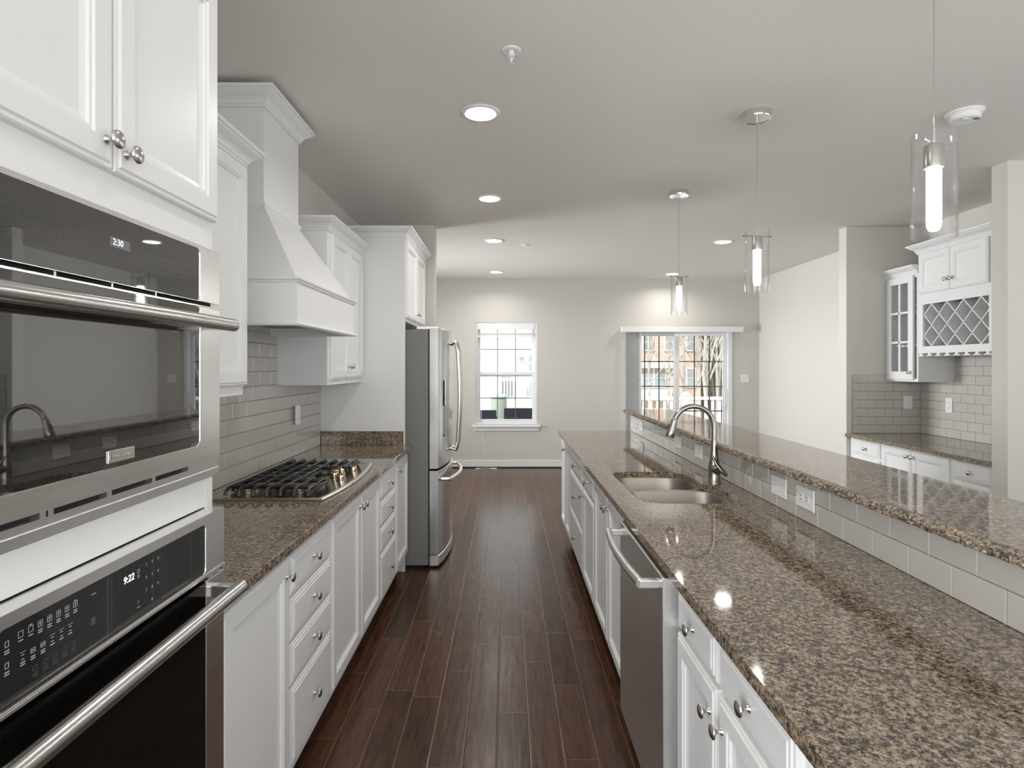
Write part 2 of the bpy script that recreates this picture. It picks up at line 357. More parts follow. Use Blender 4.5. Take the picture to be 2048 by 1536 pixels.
# raised slatted blind
t = thing('window_blind', 'white slatted blind raised to the top of the small window, cord hanging to the floor', 'blind', ((wx0+wx1)/2, BW+.03, wz1-.16))
obj('headrail', MB().box(wx0+.032, wx1-.032, BW+.002, BW+.03, wz1-.10, wz1-.031), plastic, t, bevel=.004)
s = MB()
for i in range(9): s.box(wx0+.035, wx1-.035, BW+.0, BW+.031, wz1-.19+i*.0045, wz1-.1875+i*.0045)
obj('slats', s, plastic, t)
obj('bottom_rail', MB().box(wx0+.033, wx1-.033, BW+.0, BW+.031, wz1-.215, wz1-.195), plastic, t, bevel=.003)
for fx in (.2, .5, .8):
    x = wx0+(wx1-wx0)*fx; obj('ladder_cord', MB().box(x-.002, x+.002, BW+.012, BW+.02, wz1-.19, wz1-.10), plastic, t)
s = MB(); cx0 = at(962, 0, BW).x
s.tube([(cx0, BW-.006, wz1-.12), (cx0+.01, BW-.05, wz0+.02), (cx0+.02, BW-.052, wz0-.15), (cx0+.05, BW-.05, .35), (cx0+.06, BW-.055, .02)], .0032, 6)
obj('pull_cord', s, plastic, t)
for i, (a, l) in enumerate(((2.6, .11), (-.4, .10), (3.6, .08), (.3, .13))):
    q = MB(); p0 = Vector((cx0+.06, BW-.07, .006)); p1 = p0+Vector((math.cos(a)*l, -abs(math.sin(a))*l, 0)); q.tube([p0, p1], [.003, .004], 6); q.tube([p1, p1+(p1-p0)*.35], [.008, .011], 8)
    obj('tassel', q, plastic, t)
# ------------------------------------------------------------------ sliding door
d = sgroup('door_1', ((dx0+dx1)/2, BW, 0))
b = MB(); b.box(dx0, dx0+.05, BW+.01, BW+.14, 0, dz1).box(dx1-.06, dx1, BW-.012, BW+.14, 0, dz1).box(dx0+.05, dx1-.06, BW+.01, BW+.14, dz1-.05, dz1).box(dx0+.05, dx1-.06, BW+.01, BW+.14, 0, .035)
struct('door_frame', b, vinyl, d, bevel=.004)
xm0, xm1 = at(1351, 0, BW).x, at(1360, 0, BW).x
for k, (xa, xb, yy, pxs, sl_, sr_) in enumerate(((dx0+.05, xm1, BW+.085, (1291, 1320), .05, .065), (xm0, dx1-.06, BW+.035, (1389, 1419), .066, .06))):
    q = MB(); z0_, z1_ = .035, dz1-.05
    q.box(xa, xa+sl_, yy, yy+.04, z0_, z1_).box(xb-sr_, xb, yy, yy+.04, z0_, z1_).box(xa+sl_, xb-sr_, yy, yy+.04, z0_, z0_+.10).box(xa+sl_, xb-sr_, yy, yy+.04, z1_-.06, z1_)
    pn = struct('door_panel', q, vinyl, d, bevel=.004)
    g = MB()
    for px in pxs:
        x = at(px, 0, BW+.05).x; g.box(x-.008, x+.008, yy+.017, yy+.024, z0_+.1, z1_-.06)
    for py in (723, 773, 822, 871):
        z = at(0, py, BW+.05).z; g.box(xa+sl_, xb-sr_, yy+.017, yy+.024, z-.008, z+.008)
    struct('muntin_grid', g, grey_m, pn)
    struct('pane', MB().box(xa+sl_-.005, xb-sr_+.005, yy+.012, yy+.015, z0_+.09, z1_-.055), winglass, pn)
    if k:
        h = MB(); x = xb-.03; h.tube([(x, yy-.002, 1.12), (x-.012, yy-.035, 1.10), (x-.02, yy-.045, 1.0), (x-.012, yy-.035, .90), (x, yy-.002, .88)], .009, 8); struct('door_handle', h, plastic, pn, smooth=40)
# vertical blind
vx0, vx1 = at(1244, 0, BW-.1).x, at(1487, 0, BW-.1).x
t = thing('vertical_blind', 'white vertical blind stacked at the left of the sliding door, under its long valance', 'blind', ((vx0+vx1)/2, BW-.06, 0.03))
obj('valance', MB().box(vx0, vx1, BW-.11, BW-.095, 1.972, 2.052).box(vx0, vx0+.012, BW-.095, BW-.002, 1.972, 2.052).box(vx1-.012, vx1, BW-.095, BW-.002, 1.972, 2.052), plastic, t, bevel=.003)
obj('headrail', MB().box(vx0+.03, vx1-.03, BW-.075, BW-.035, 2.0, 2.035), plastic, t)
blind_m = mat('blind_vinyl', (.84, .84, .84), .5, vary=.02)
sx0 = at(1252, 0, BW-.06).x
for i in range(11):
    x = sx0+i*.021; a = math.radians(62 if i > 2 else 75); r = .044
    q = MB(); n = 5; P = []
    for k in range(n+1):
        uu = (k/n-.5)*2; off = .006*(1-uu*uu)
        P.append((x+math.cos(a)*uu*r-math.sin(a)*off, BW-.055+math.sin(a)*uu*r*.8+math.cos(a)*off))
    P2 = [(px_+.0012*math.sin(a), py_-.0012*math.cos(a)) for px_, py_ in P]
    q.prism(P+P2[::-1], .04, 1.99)
    obj('vane', q, blind_m, t, smooth=40)
# ------------------------------------------------------------------ wall plates
def plate(label, c, normal, w, h, kind, group=None):
    t = thing('outlet_plate' if kind != 'blank' else 'blank_wall_plate', label, 'outlet' if kind not in ('blank', 'switch') else 'wall plate', c, group)
    if kind == 'switch': t.name = 'switch_plate'
    ax = {'-x': (Vector((0, 1, 0)), Vector((-1, 0, 0))), 'x': (Vector((0, 1, 0)), Vector((1, 0, 0))), '-y': (Vector((1, 0, 0)), Vector((0, -1, 0)))}[normal]
    U, N = ax; Z = Vector((0, 0, 1)); c = Vector(c)
    def ringbox(uc, zc, w_, h_, d0, d1, ch):
        q = MB(); q.loft([[c+U*(uc+su*(w_/2-i))+Z*(zc+sz*(h_/2-i))+N*dd for su, sz in ((-1, -1), (1, -1), (1, 1), (-1, 1))] for i, dd in ((0, d0), (0, d1-ch), (ch, d1))]); return q
    obj('cover', ringbox(0, 0, w, h, 0, .006, .003), plastic, t)
    horiz = w > h
    if kind == 'duplex':
        for sgn in (-1, 1):
            uc, zc = (sgn*.02, 0) if horiz else (0, sgn*.02)
            q = MB(); q.lathe([(.0155, .0055), (.0155, .0075), (.014, .008)], c+U*uc+Z*zc, {'-x': '-x', 'x': 'x', '-y': 'y'}[normal] if normal != '-y' else 'y', 20)
            if normal == '-y': q = ringbox(uc, zc, .03, .028, .0055, .008, .001)
            r = obj('receptacle', q, plastic, t, smooth=30)
            s = MB()
            for e in (-1, 1):
                a_, b_ = ((0, e*.006) if horiz else (e*.006, 0)); s.merge(ringbox(uc+a_, zc+b_, .009 if horiz else .0025, .0025 if horiz else .009, .0078, .0084, .0001))
            obj('slot', s, dark_slot, r)
    elif kind == 'gfci':
        obj('receptacle', ringbox(0, 0, .034, .068, .0055, .0085, .001), plastic, t)
        s = MB()
        for zc in (-.022, .022):
            for e in (-1, 1): s.merge(ringbox(e*.006, zc, .0025, .009, .0083, .0088, .0001))
        obj('slot', s, dark_slot, t)
    elif kind == 'switch':
        for e in (-.022, .022): obj('toggle', ringbox(e, 0, .009, .024, .0055, .013, .002), plastic, t)
    else:
        s = MB()
        for k in (-1, 0, 1) if kind == 'blank3' else (-1, 1):
            a_, b_ = ((k*.03, 0) if horiz else (0, k*.045)); obj('screw', ringbox(a_, b_, .005, .005, .0055, .0066, .001), nickel if kind == 'blank' else dark_slot, t)
    return t
XB = 1.09       # island backsplash plane
G = 'outlets in the island backsplash'
for y, kind, lab in ((4.60, 'duplex', 'outlet in the island backsplash farthest from the camera, near the far end of the bar'),
                     (3.61, 'duplex', 'outlet in the island backsplash seen through the faucet arch, below the spray head'),
                     (3.22, 'duplex', 'outlet in the island backsplash just beyond the faucet column'),
                     (2.275, 'blank', 'blank white plate in the island backsplash, next to the nearest outlet'),
                     (2.075, 'duplex', 'double outlet in the island backsplash nearest the camera, two round receptacles side by side')):
    plate(lab, (XB-.0095, y, 1.0), '-x', .122, .078, kind, G if kind == 'duplex' else None)
plate('white outlet in the tiles behind the cooktop, left of the granite end splash', (LW+.0265, 3.6, 1.172), 'x', .075, .12, 'gfci')
plate('white plate with three dark screws in the far tiles of the niche', ((at(1806.9, 0, 5.247).x+at(1824.6, 0, 5.247).x)/2, 5.2475, 1.147), '-y', .08, .118, 'blank3').name = 'cable_wall_plate'
plate('white outlet in the side tiles of the niche under the wine rack', (NW-.0095, 4.91, 1.143), '-x', .074, .125, 'gfci')
plate('double light switch plate on the back wall right of the sliding door', (at(1490, 0, BW).x, BW, 1.30), '-y', .115, .115, 'switch')
# ------------------------------------------------------------------ tiles
def tiles(axis, pos, sgn, regions, L=.1524, Hh=.0763, phase=0, zo=.914, g=.0022):
    q = MB(); t_ = .008
    for (a0, a1, z0, z1) in regions:
        r0 = int(math.floor((z0-zo)/Hh+1e-6)); r = r0
        while zo+r*Hh < z1-1e-4:
            ph = phase+(L/2 if r % 2 else 0); k = math.floor((a0-ph)/L)
            while ph+k*L < a1-1e-4:
                u0 = max(a0, ph+k*L+g/2); u1 = min(a1, ph+(k+1)*L-g/2); v0 = max(z0, zo+r*Hh+g/2); v1 = min(z1, zo+(r+1)*Hh-g/2)
                if u1-u0 > .004 and v1-v0 > .004:
                    rings = []
                    for i, dd in ((0, 0), (0, t_-.002), (.0008, t_-.0006), (.0022, t_)):
                        pts = [(u0+i, v0+i), (u1-i, v0+i), (u1-i, v1-i), (u0+i, v1-i)]
                        rings.append([(pos+sgn*dd, u, v) if axis == 'x' else (u, pos+sgn*dd, v) for u, v in pts])
                    q.loft(rings, False, True)
                k += 1
            r += 1
    gq = MB()
    for (a0, a1, z0, z1) in regions:
        p0, p1 = pos, pos+sgn*(t_-.0025)
        if axis == 'x': gq.box(p0, p1, a0, a1, z0, z1)
        else: gq.box(a0, a1, p0, p1, z0, z1)
    return q, gq
def backsplash(label, loc, *a, **k):
    q, g = tiles(*a, **k)
    t = thing('tile_backsplash', label, 'backsplash', loc); obj('tiles', q, tile_m, t); obj('grout', g, grout, t); return t
backsplash('grey subway tile backsplash behind the cooktop and under the hood', (LW, 2.8, .914), 'x', LW, 1, [(1.42, 4.10, .9145, 1.364), (2.285, 3.325, 1.364, 1.66)], phase=2.33)
backsplash('two rows of grey subway tile between the island counter and the raised bar', (XB, 3, .914), 'x', XB, -1, [(-.4, 5.02, .9145, 1.069)], L=.151, Hh=.0772, phase=1.2454)
backsplash('grey subway tile on the far wall of the butler niche', (3.5, 5.257, .874), 'y', 5.257, -1, [(3.16, NW-.009, .8665, 1.40)], zo=.866, phase=3.15, L=.153)
backsplash('grey subway tile on the side wall of the butler niche under the wine rack', (NW, 4.4, .874), 'x', NW, -1, [(3.69, 4.845, .8665, 1.62), (4.845, 5.249, .8665, 1.34)], zo=.866, phase=5.25, L=.153)
# ------------------------------------------------------------------ cabinets
DR = [(0, 0), (0, .013), (.003, .016), (.009, .016), (.012, .020), (.050, .020), (.053, .016), (.059, .016), (.062, .011), (.072, .008)]
WR = [(0, 0), (0, .011), (.003, .014), (.010, .014), (.013, .0175), (.020, .0175), (.023, .020)]
knob_prof = [(.0085, 0), (.0085, .002), (.005, .005), (.0042, .011), (.0075, .016), (.0145, .019), (.0165, .0215), (.0155, .0245), (.011, .027), (.004, .0283), (0, .0285)]
def knob(parent, x, y, z, sx):
    return obj('knob', MB().lathe(knob_prof, (x, y, z), 'x' if sx > 0 else '-x', 18, True, False), nickel, parent, smooth=50)
def cdoor(parent, xb, sx, y0, y1, z0, z1, ky=None, kz=None, drawer=False):
    o = obj('drawer' if drawer else 'door', MB().panel(xb, sx, y0, y1, z0, z1, WR if drawer else DR), white, parent)
    if drawer and ky is None: ky, kz = (y0+y1)/2, (z0+z1)/2
    if ky is not None: knob(o, xb+sx*.020, ky, kz, sx)
    return o
def carcass(parent, xf, xw, y0, y1, z0, z1, toe=True):
    b = MB(); sgn = 1 if xf > xw else -1
    b.box(xf, xw, y0, y1, z0, z1)
    obj('carcass', b, white, parent, bevel=.0015)
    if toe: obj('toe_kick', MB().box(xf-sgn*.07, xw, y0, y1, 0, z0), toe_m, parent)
FX = -.725; ZT = .884
def base(label, y0, y1, loc=None): return thing('base_cabinet', label, 'cabinet', (-1.0, (y0+y1)/2, 0))
c = base('white base cabinet with one tall door beside the wall ovens', 1.42, 1.882); carcass(c, FX, LW, 1.42, 1.882, .11, ZT)
cdoor(c, FX, 1, 1.432, 1.874, .15, .85, 1.845, .80)
c = base('white four-drawer base cabinet between the single door and the cooktop doors', 1.882, 2.328); carcass(c, FX, LW, 1.883, 2.328, .11, ZT)
for z0, z1 in ((.718, .848), (.568, .706), (.420, .558), (.15, .410)): cdoor(c, FX, 1, 1.892, 2.322, z0, z1, drawer=True)
c = base('white two-door base cabinet under the gas cooktop', 2.33, 3.226); carcass(c, FX, LW, 2.329, 3.226, .11, ZT)
cdoor(c, FX, 1, 2.336, 2.793, .15, .85, 2.765, .80); cdoor(c, FX, 1, 2.799, 3.221, .15, .85, 2.83, .80)
c = base('white four-drawer base cabinet past the cooktop, second from the refrigerator', 3.227, 3.68); carcass(c, FX, LW, 3.227, 3.68, .11, ZT)
for z0, z1 in ((.718, .848), (.568, .706), (.420, .558), (.15, .410)): cdoor(c, FX, 1, 3.234, 3.67, z0, z1, drawer=True)
c = base('white single-door base cabinet directly beside the refrigerator', 3.68, 4.13); carcass(c, FX, LW, 3.681, 4.128, .11, ZT)
cdoor(c, FX, 1, 3.70, 4.12, .15, .85, 3.735, .80)
# left counter
t = thing('granite_countertop', 'brown speckled granite counter on the left under the cooktop', 'countertop', (-1, 2.8, ZT))
obj('slab', MB().box(LW, -.681, 1.42, 4.130, ZT, .914), gran, t, bevel=.003)
obj('end_splash', MB().box(LW+.010, -.737, 4.104, 4.129, .914, 1.012), gran, t, bevel=.002, label='low granite splash against the refrigerator panel')
# upper cabinets
CROWN = [(0, 0), (.008, 0), (.008, .010), (.013, .014), (.016, .024), (.024, .034), (.037, .043), (.048, .052), (.052, .058), (.058, .060), (.060, .072), (0, .072)]
def crown(parent, path, z, k=1):
    return obj('crown_molding', MB().molding(path, [(o*k, h*k) for o, h in CROWN], z), white, parent)
UX = -1.039
c = thing('upper_cabinet', 'white wall cabinet between the oven tower and the range hood', 'cabinet', (-1.2, 1.85, 1.37))
carcass(c, UX, LW, 1.42, 2.28, 1.396, 2.268, False)
cdoor(c, UX, 1, 1.43, 1.845, 1.403, 2.258, 1.82, 1.47); cdoor(c, UX, 1, 1.85, 2.272, 1.403, 2.258, 1.875, 1.47)
obj('light_rail', MB().box(UX-.006, UX-.024, 1.42, 2.28, 1.362, 1.396), white, c, bevel=.002)
crown(c, [(UX, 1.42), (UX, 2.28), (LW, 2.28)], 2.265)
c = thing('upper_cabinet', 'white two-door wall cabinet between the range hood and the refrigerator cabinet', 'cabinet', (-1.2, 3.73, 1.36))
carcass(c, UX, LW, 3.33, 4.129, 1.366, 2.268, False)
cdoor(c, UX, 1, 3.372, 3.737, 1.399, 2.258, 3.712, 1.475); cdoor(c, UX, 1, 3.741, 4.115, 1.399, 2.258, 3.766, 1.475)
crown(c, [(LW, 3.33), (UX, 3.33), (UX, 4.129)], 2.265)
# refrigerator enclosure
c = thing('refrigerator_cabinet', 'tall white panel and two-door cabinet above the steel refrigerator', 'cabinet', (-1.0, 4.62, 0))
b = MB().box(LW, -.73, 4.131, 4.150, 0, 2.403).box(LW, -.735, 4.150, 5.10, 1.803, 2.403).box(LW, -.73, 5.08, 5.10, 0, 1.803)
obj('carcass', b, white, c, bevel=.0015)
cdoor(c, -.735, 1, 4.156, 4.612, 1.828, 2.395, 4.585, 1.89); cdoor(c, -.735, 1, 4.617, 5.075, 1.828, 2.395, 4.645, 1.89)
crown(c, [(LW, 4.131), (-.73, 4.131), (-.73, 5.10), (-.80, 5.10)], 2.400)
# oven tower
TY0, TY1 = .64, 1.418
c = thing('oven_tower_cabinet', 'tall white cabinet housing the two wall ovens at the left edge', 'cabinet', (-1.0, 1.03, 0))
b = MB(); b.box(LW, FX, TY0, TY0+.045, .11, 2.40).box(LW, FX, TY1-.035, TY1, .11, 2.40).box(LW, FX, TY0+.045, TY1-.035, 1.762, 2.40)
b.box(LW, FX, TY0+.045, TY1-.035, 1.138, 1.206).box(LW, FX, TY0+.045, TY1-.035, .11, .40).box(LW, LW+.02, TY0+.045, TY1-.035, .4, 1.762)
obj('carcass', b, white, c, bevel=.0015)
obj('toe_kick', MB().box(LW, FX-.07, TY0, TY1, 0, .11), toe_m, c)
cdoor(c, FX, 1, .668, 1.036, 1.828, 2.39, 1.013, 1.875); cdoor(c, FX, 1, 1.041, 1.413, 1.828, 2.39, 1.066, 1.867)
cdoor(c, FX, 1, .668, 1.413, .15, .395, drawer=True)
crown(c, [(LW, TY0), (FX, TY0), (FX, TY1), (LW, TY1)], 2.40)
# ------------------------------------------------------------------ upper oven (built-in microwave)
def rrect(y0, y1, z0, z1, r, n=5):
    P = []
    for cy_, cz_, a0 in ((y1-r, z1-r, 0), (y0+r, z1-r, 90), (y0+r, z0+r, 180), (y1-r, z0+r, 270)):
        for i in range(n+1):
            a = math.radians(a0+90*i/n); P.append((cy_+r*math.cos(a), cz_+r*math.sin(a)))
    return P
def frame_with_hole(x0, x1, y0, y1, z0, z1, hole):
    """flat plate on the X axis with a rounded hole"""
    n = len(hole); yc = sum(p[0] for p in hole)/n; zc = sum(p[1] for p in hole)/n
    out = []
    for (y, z) in hole:
        # outer point on same quadrant direction clamp to rectangle
        dy, dz = y-yc, z-zc; hy = max(abs(p[0]-yc) for p in hole); hz = max(abs(p[1]-zc) for p in hole)
        s_ = max(abs(dy)/hy, abs(dz)/hz); uy, uz = dy/hy/s_, dz/hz/s_
        out.append((yc+uy*((y1-yc) if uy > 0 else (yc-y0)), zc+uz*((z1-zc) if uz > 0 else (zc-z0))))
    # add exact corners by snapping
    for cy_, cz_ in ((y0, z0), (y1, z0), (y1, z1), (y0, z1)):
        k = min(range(n), key=lambda i: (out[i][0]-cy_)**2+(out[i][1]-cz_)**2); out[k] = (cy_, cz_)
    q = MB()
    q.loft([[(x1-.002, *p) for p in hole], [(x1, *( (p[0]-yc)*1.004+yc, (p[1]-zc)*1.008+zc)) for p in hole], [(x1, *p) for p in out], [(x0, *p) for p in out], [(x0, *p) for p in hole]], closed=True)
    return q
mwX = -.705
t = thing('built_in_oven', 'upper built-in steel oven with mirror-black glass and a long bar handle, clock at 2:30', 'oven', (-1.0, 1.05, 1.21))
obj('body', MB().box(-1.25, FX+.001, .70, 1.375, 1.222, 1.748), fridge_side, t)
obj('trim_frame', frame_with_hole(FX, mwX, .70, 1.4125, 1.626, 1.754, rrect(.775, 1.3226, 1.6255, 1.745, .014)), bright_steel, t)
obj('trim_strip', MB().box(FX, mwX, .70, 1.4125, 1.212, 1.2306), bright_steel, t, bevel=.001)
b = MB().box(FX, mwX-.003, .70, .755, 1.2306, 1.2565).box(FX, mwX-.003, 1.279, 1.4125, 1.2306, 1.2565).box(FX, mwX-.003, .755, 1.279, 1.2306, 1.2435).box(FX, mwX-.003, .755, 1.279, 1.2530, 1.2565)
for a_, b_ in ((.872, .884), (.888, .899), (1.0185, 1.0315), (1.149, 1.160)): b.box(FX, mwX-.003, a_, b_, 1.2435, 1.2530)
obj('vent_grille', b, bright_steel, t)
obj('vent_slot', MB().box(FX, FX+.002, .70, 1.4, 1.235, 1.255).box(FX, FX+.004, .70, 1.40, 1.6, 1.63), black, t)
p = obj('control_panel', MB().box(FX+.002, mwX-.002, .774, 1.3235, 1.6250, 1.7455), blackglass, t)
obj('display', MB().box(mwX-.002, mwX-.0014, 1.025, 1.0795, 1.690, 1.7075), lcd, p)
text('clock_digits', '2:30', .0165, (mwX-.0012, 1.046, 1.6995), led2, p)
b = MB()
for i in range(14):
    for k in range(3):
        b.box(mwX-.002, mwX-.0017, 1.12+i*.012, 1.1225+i*.012, 1.665+k*.014, 1.670+k*.014)
        if i < 12: b.box(mwX-.002, mwX-.0017, .80+i*.013, .8035+i*.013, 1.662+k*.018, 1.667+k*.018)
obj('legend', b, faint2, p)
for y_ in (.903, 1.034, 1.163): obj('vent_post', MB().box(FX+.004, mwX-.004, y_-.0025, y_+.0025, 1.6135, 1.6255), nickel, t)
d = obj('door', frame_with_hole(FX+.002, mwX, .70, 1.4125, 1.2575, 1.613, rrect(.765, 1.3226, 1.294, 1.6135, .016)), bright_steel, t)
obj('door_glass', MB().box(FX+.003, mwX-.0015, .765, 1.3235, 1.2925, 1.6125), blackglass, d)
obj('door_top_lip', MB().box(FX+.003, mwX-.0005, .775, 1.375, 1.6135, 1.6165), bright_steel, d)
h = obj('handle', MB().tube([(-.645, .66, 1.5725), (-.645, 1.3585, 1.5725)], .015, 28), steel_h, d, smooth=40)
[obj('handle_mount', MB().box(mwX-.001, -.652, a_, a_+.02, 1.560, 1.585), bright_steel, h) for a_ in (.69, 1.325)]
bd = obj('badge', MB().box(mwX-.0015, mwX+.0008, 1.0172, 1.0893, 1.3025, 1.3245), bright_steel, d, bevel=.0006)
text('badge_lettering', 'Electrolux', .0125, (mwX+.0009, 1.0565, 1.3133), nickel, bd)
obj('badge_mark', MB().box(mwX+.0006, mwX+.0011, 1.0205, 1.0265, 1.3095, 1.3175), nickel, bd)
# ------------------------------------------------------------------ lower oven
ox = -.685
t = thing('built_in_oven', 'lower built-in wall oven with touch panel reading 9:22 and round bar handle', 'oven', (-1.0, 1.05, .42))
obj('body', MB().box(-1.27, FX+.001, .70, 1.375, .402, 1.130), fridge_side, t)
cp = obj('control_frame', frame_with_hole(FX, ox, .690, 1.394, 1.001, 1.1356, rrect(.775, 1.31, 1.0045, 1.1157, .010)), bright_steel, t)
p = obj('control_panel', MB().box(FX+.003, ox-.002, .774, 1.311, 1.003, 1.117), panelglass, t)
obj('panel_lip', MB().box(FX, ox+.003, .690, 1.396, .9955, 1.0005), bright_steel, t)
xi = ox-.0018
text('clock_digits', '9:22', .0175, (xi, 1.046, 1.0885), led, p, shear=.1)
def sq(b, y, z, w_, h_, th=.0008):
    b.box(xi-.0002, xi, y-w_/2, y+w_/2, z-h_/2, z-h_/2+th).box(xi-.0002, xi, y-w_/2, y+w_/2, z+h_/2-th, z+h_/2).box(xi-.0002, xi, y-w_/2, y-w_/2+th, z-h_/2, z+h_/2).box(xi-.0002, xi, y+w_/2-th, y+w_/2, z-h_/2, z+h_/2)
def dash(b, y, z, w_, th=.0014): b.box(xi-.0002, xi, y-w_/2, y+w_/2, z-th/2, z+th/2)
b = MB()
for i in range(7):
    y = .813+i*.0172; z = 1.0965; sq(b, y, z, .0088, .0095)
    if i >= 2: dash(b, y, z+.001, .004); b.box(xi-.0002, xi, y-.0006, y+.0006, z-.003, z+.003)
    if i == 1 or i == 6: dash(b, y, z+.006, .005)
    for k in range(1 if i < 2 else 2): dash(b, y, z-.009-.0035*k, .008, .0017)
for i in range(6):
    y = .8165+i*.0178; z = 1.0625
    if i in (1, 2): sq(b, y, z+.001, .0085, .007); dash(b, y, z+.001, .006)
    else:
        for s_ in (-1, 1):
            b.box(xi-.0002, xi, y-.0025, y+.0025, z+s_*.003-.0006, z+s_*.003+.0006)
        dash(b, y, z+.007, .010, .0006)
    dash(b, y, z-.0075, .008, .0017)
    if i < 3: dash(b, y, z-.011, .008, .0017)
for z in (1.093, 1.0635): sq(b, .7905, z, .0065, .0085, .001); dash(b, .7905, z-.009, .008, .0017); dash(b, .7905, z-.0125, .008, .0017)
dash(b, .957, 1.0965, .011)
sq(b, 1.0735, 1.093, .007, .007, .001); dash(b, 1.0735, 1.085, .007); dash(b, 1.0735, 1.0815, .007); dash(b, 1.0735, 1.026, .010)
b.loft([[(xi-.0002, 1.0735+math.cos(a)*.004*k, 1.0365+math.sin(a)*.0062*k) for a in (0, PI/2, PI, 3*PI/2)] for k in (1, .78)], False, False)
b.box(xi-.0002, xi, 1.0731, 1.0739, 1.033, 1.040)
obj('legend', b, icon, p)
b = MB()
for i in range(5):
    y = .838+i*.0185; sq(b, y, 1.036, .008, .008); dash(b, y, 1.028, .009); dash(b, y, 1.0245, .009)
b.box(xi-.0002, xi, .99, .9915, 1.005, 1.114).box(xi-.0002, xi, 1.0, 1.001, 1.02, 1.114).box(xi-.0002, xi, 1.118, 1.1188, 1.006, 1.114).box(xi-.0002, xi, 1.25, 1.251, 1.006, 1.114)
dash(b, .956, 1.052, .010, .012); dash(b, 1.193, 1.0115, .085, .004); dash(b, 1.06, 1.012, .09, .001)
obj('faint_legend', b, faint, p)
for k in range(10):
    r_, c_ = divmod(k, 3); 
    y, z = ((1.0965, 1.1147, 1.1335)[c_], 1.0975-.0245*r_) if k < 9 else (1.1147, 1.0245)
    text('number', str((k+1) % 10), .0075, (xi, y, z), icon, p)
d = obj('door', MB().box(FX+.002, ox, 1.3115, 1.394, .425, .985).box(FX+.002, ox, .690, .773, .425, .985).box(FX+.002, ox, .773, 1.3115, .425, .50), bright_steel, t, bevel=.0015)
obj('door_glass', MB().box(FX+.004, ox-.001, .772, 1.3125, .499, .983), blackglass2, d)
h = obj('handle', MB().tube([(-.625, .66, .957), (-.625, 1.352, .957)], .0165, 28), steel_h, d, smooth=40)
[obj('handle_mount', MB().box(ox-.001, -.632, a_, a_+.023, .944, .970), bright_steel, h, bevel=.002) for a_ in (.68, 1.322)]
obj('hinge_pin', MB().tube([(-.690, 1.385, .9915), (-.684, 1.385, .9915)], .003, 10), chrome, t)
obj('seal_gap', MB().box(FX, FX+.006, .70, 1.385, .40, .996), black, t)
# ------------------------------------------------------------------ range hood
t = thing('range_hood', 'white wooden range hood tapering to a crowned chimney above the cooktop', 'range hood', (-1.1, 2.82, 1.65))
hx, h0, h1 = -.867, 2.38, 3.262; cxh, c0, c1 = -1.099, 2.604, 3.036
b = MB(); th = .018
for (x0, x1, y0, y1) in ((hx-th, hx, h0, h1), (LW, hx-th, h0, h0+th), (LW, hx-th, h1-th, h1)): b.box(x0, x1, y0, y1, 1.655, 1.825)
obj('lower_box', b, white, t)
b = MB().loft([[(LW, h0, 1.835), (hx, h0, 1.835), (hx, h1, 1.835), (LW, h1, 1.835)], [(LW, c0, 2.205), (cxh, c0, 2.205), (cxh, c1, 2.205), (LW, c1, 2.205)]])
obj('tapered_panel', b, white, t)
obj('chimney', MB().box(LW, cxh, c0, c1, 2.205, 2.72), white, t)
LEDGE = [(0, 0), (.006, 0), (.009, .008), (.016, .012), (.016, .020), (0, .020)]
obj('upper_ledge', MB().molding([(LW, h0), (hx, h0), (hx, h1), (LW, h1)], LEDGE, 1.825), white, t)
obj('lower_ledge', MB().molding([(LW, h0), (hx, h0), (hx, h1), (LW, h1)], [(-.018, 0), (.012, 0), (.016, .006), (.012, .012), (0, .014), (-.018, .014)], 1.645), white, t)
obj('chimney_band', MB().molding([(LW, c0), (cxh, c0), (cxh, c1), (LW, c1)], [(0, 0), (.004, 0), (.012, .010), (.012, .018), (0, .018)], 2.198), white, t)
crown(t, [(LW, c0), (cxh, c0), (cxh, c1), (LW, c1)], 2.648, 1.12)
obj('liner', MB().box(LW+.02, hx-th, h0+th, h1-th, 1.69, 1.70), fridge_side, t)
# ------------------------------------------------------------------ cooktop
t = thing('gas_cooktop', 'steel gas cooktop with black grates and gold-toned knobs set in the left counter', 'cooktop', (-1.0, 2.835, .914))
k0, k1 = 2.39, 3.285
def front(y):
    u_ = (y-(k0+k1)/2)/((k1-k0)/2); return -.772+.038*(1-u_*u_)
P = [(-1.275, k0), ] + [(front(k0+(k1-k0)*i/24), k0+(k1-k0)*i/24) for i in range(25)] + [(-1.275, k1)]
def inset(P, d):
    cx_ = sum(p[0] for p in P)/len(P); cy_ = 2.8375
    return [(x-d if x > -1.1 else x+d, y+d*(1 if y < cy_-.4 else (-1 if y > cy_+.4 else 0))) for x, y in P]
obj('steel_base', MB().loft([[(x, y, z) for x, y in inset(P, i)] for i, z in ((0, .9145), (0, .922), (.004, .926), (.012, .927), (.02, .924))]), plate_m, t, smooth=35)
obj('front_trim', MB().loft([[(front(y)+.0005+o, y, z) for o, z in ((0, .9155), (.006, .917), (.006, .923), (0, .927), (-.006, .9275))] for y in [k0+(k1-k0)*i/24 for i in range(25)]]), bright_steel, t, smooth=30)
xs = [-1.19, -1.132, -1.074, -1.016, -.958, -.90, -.842]
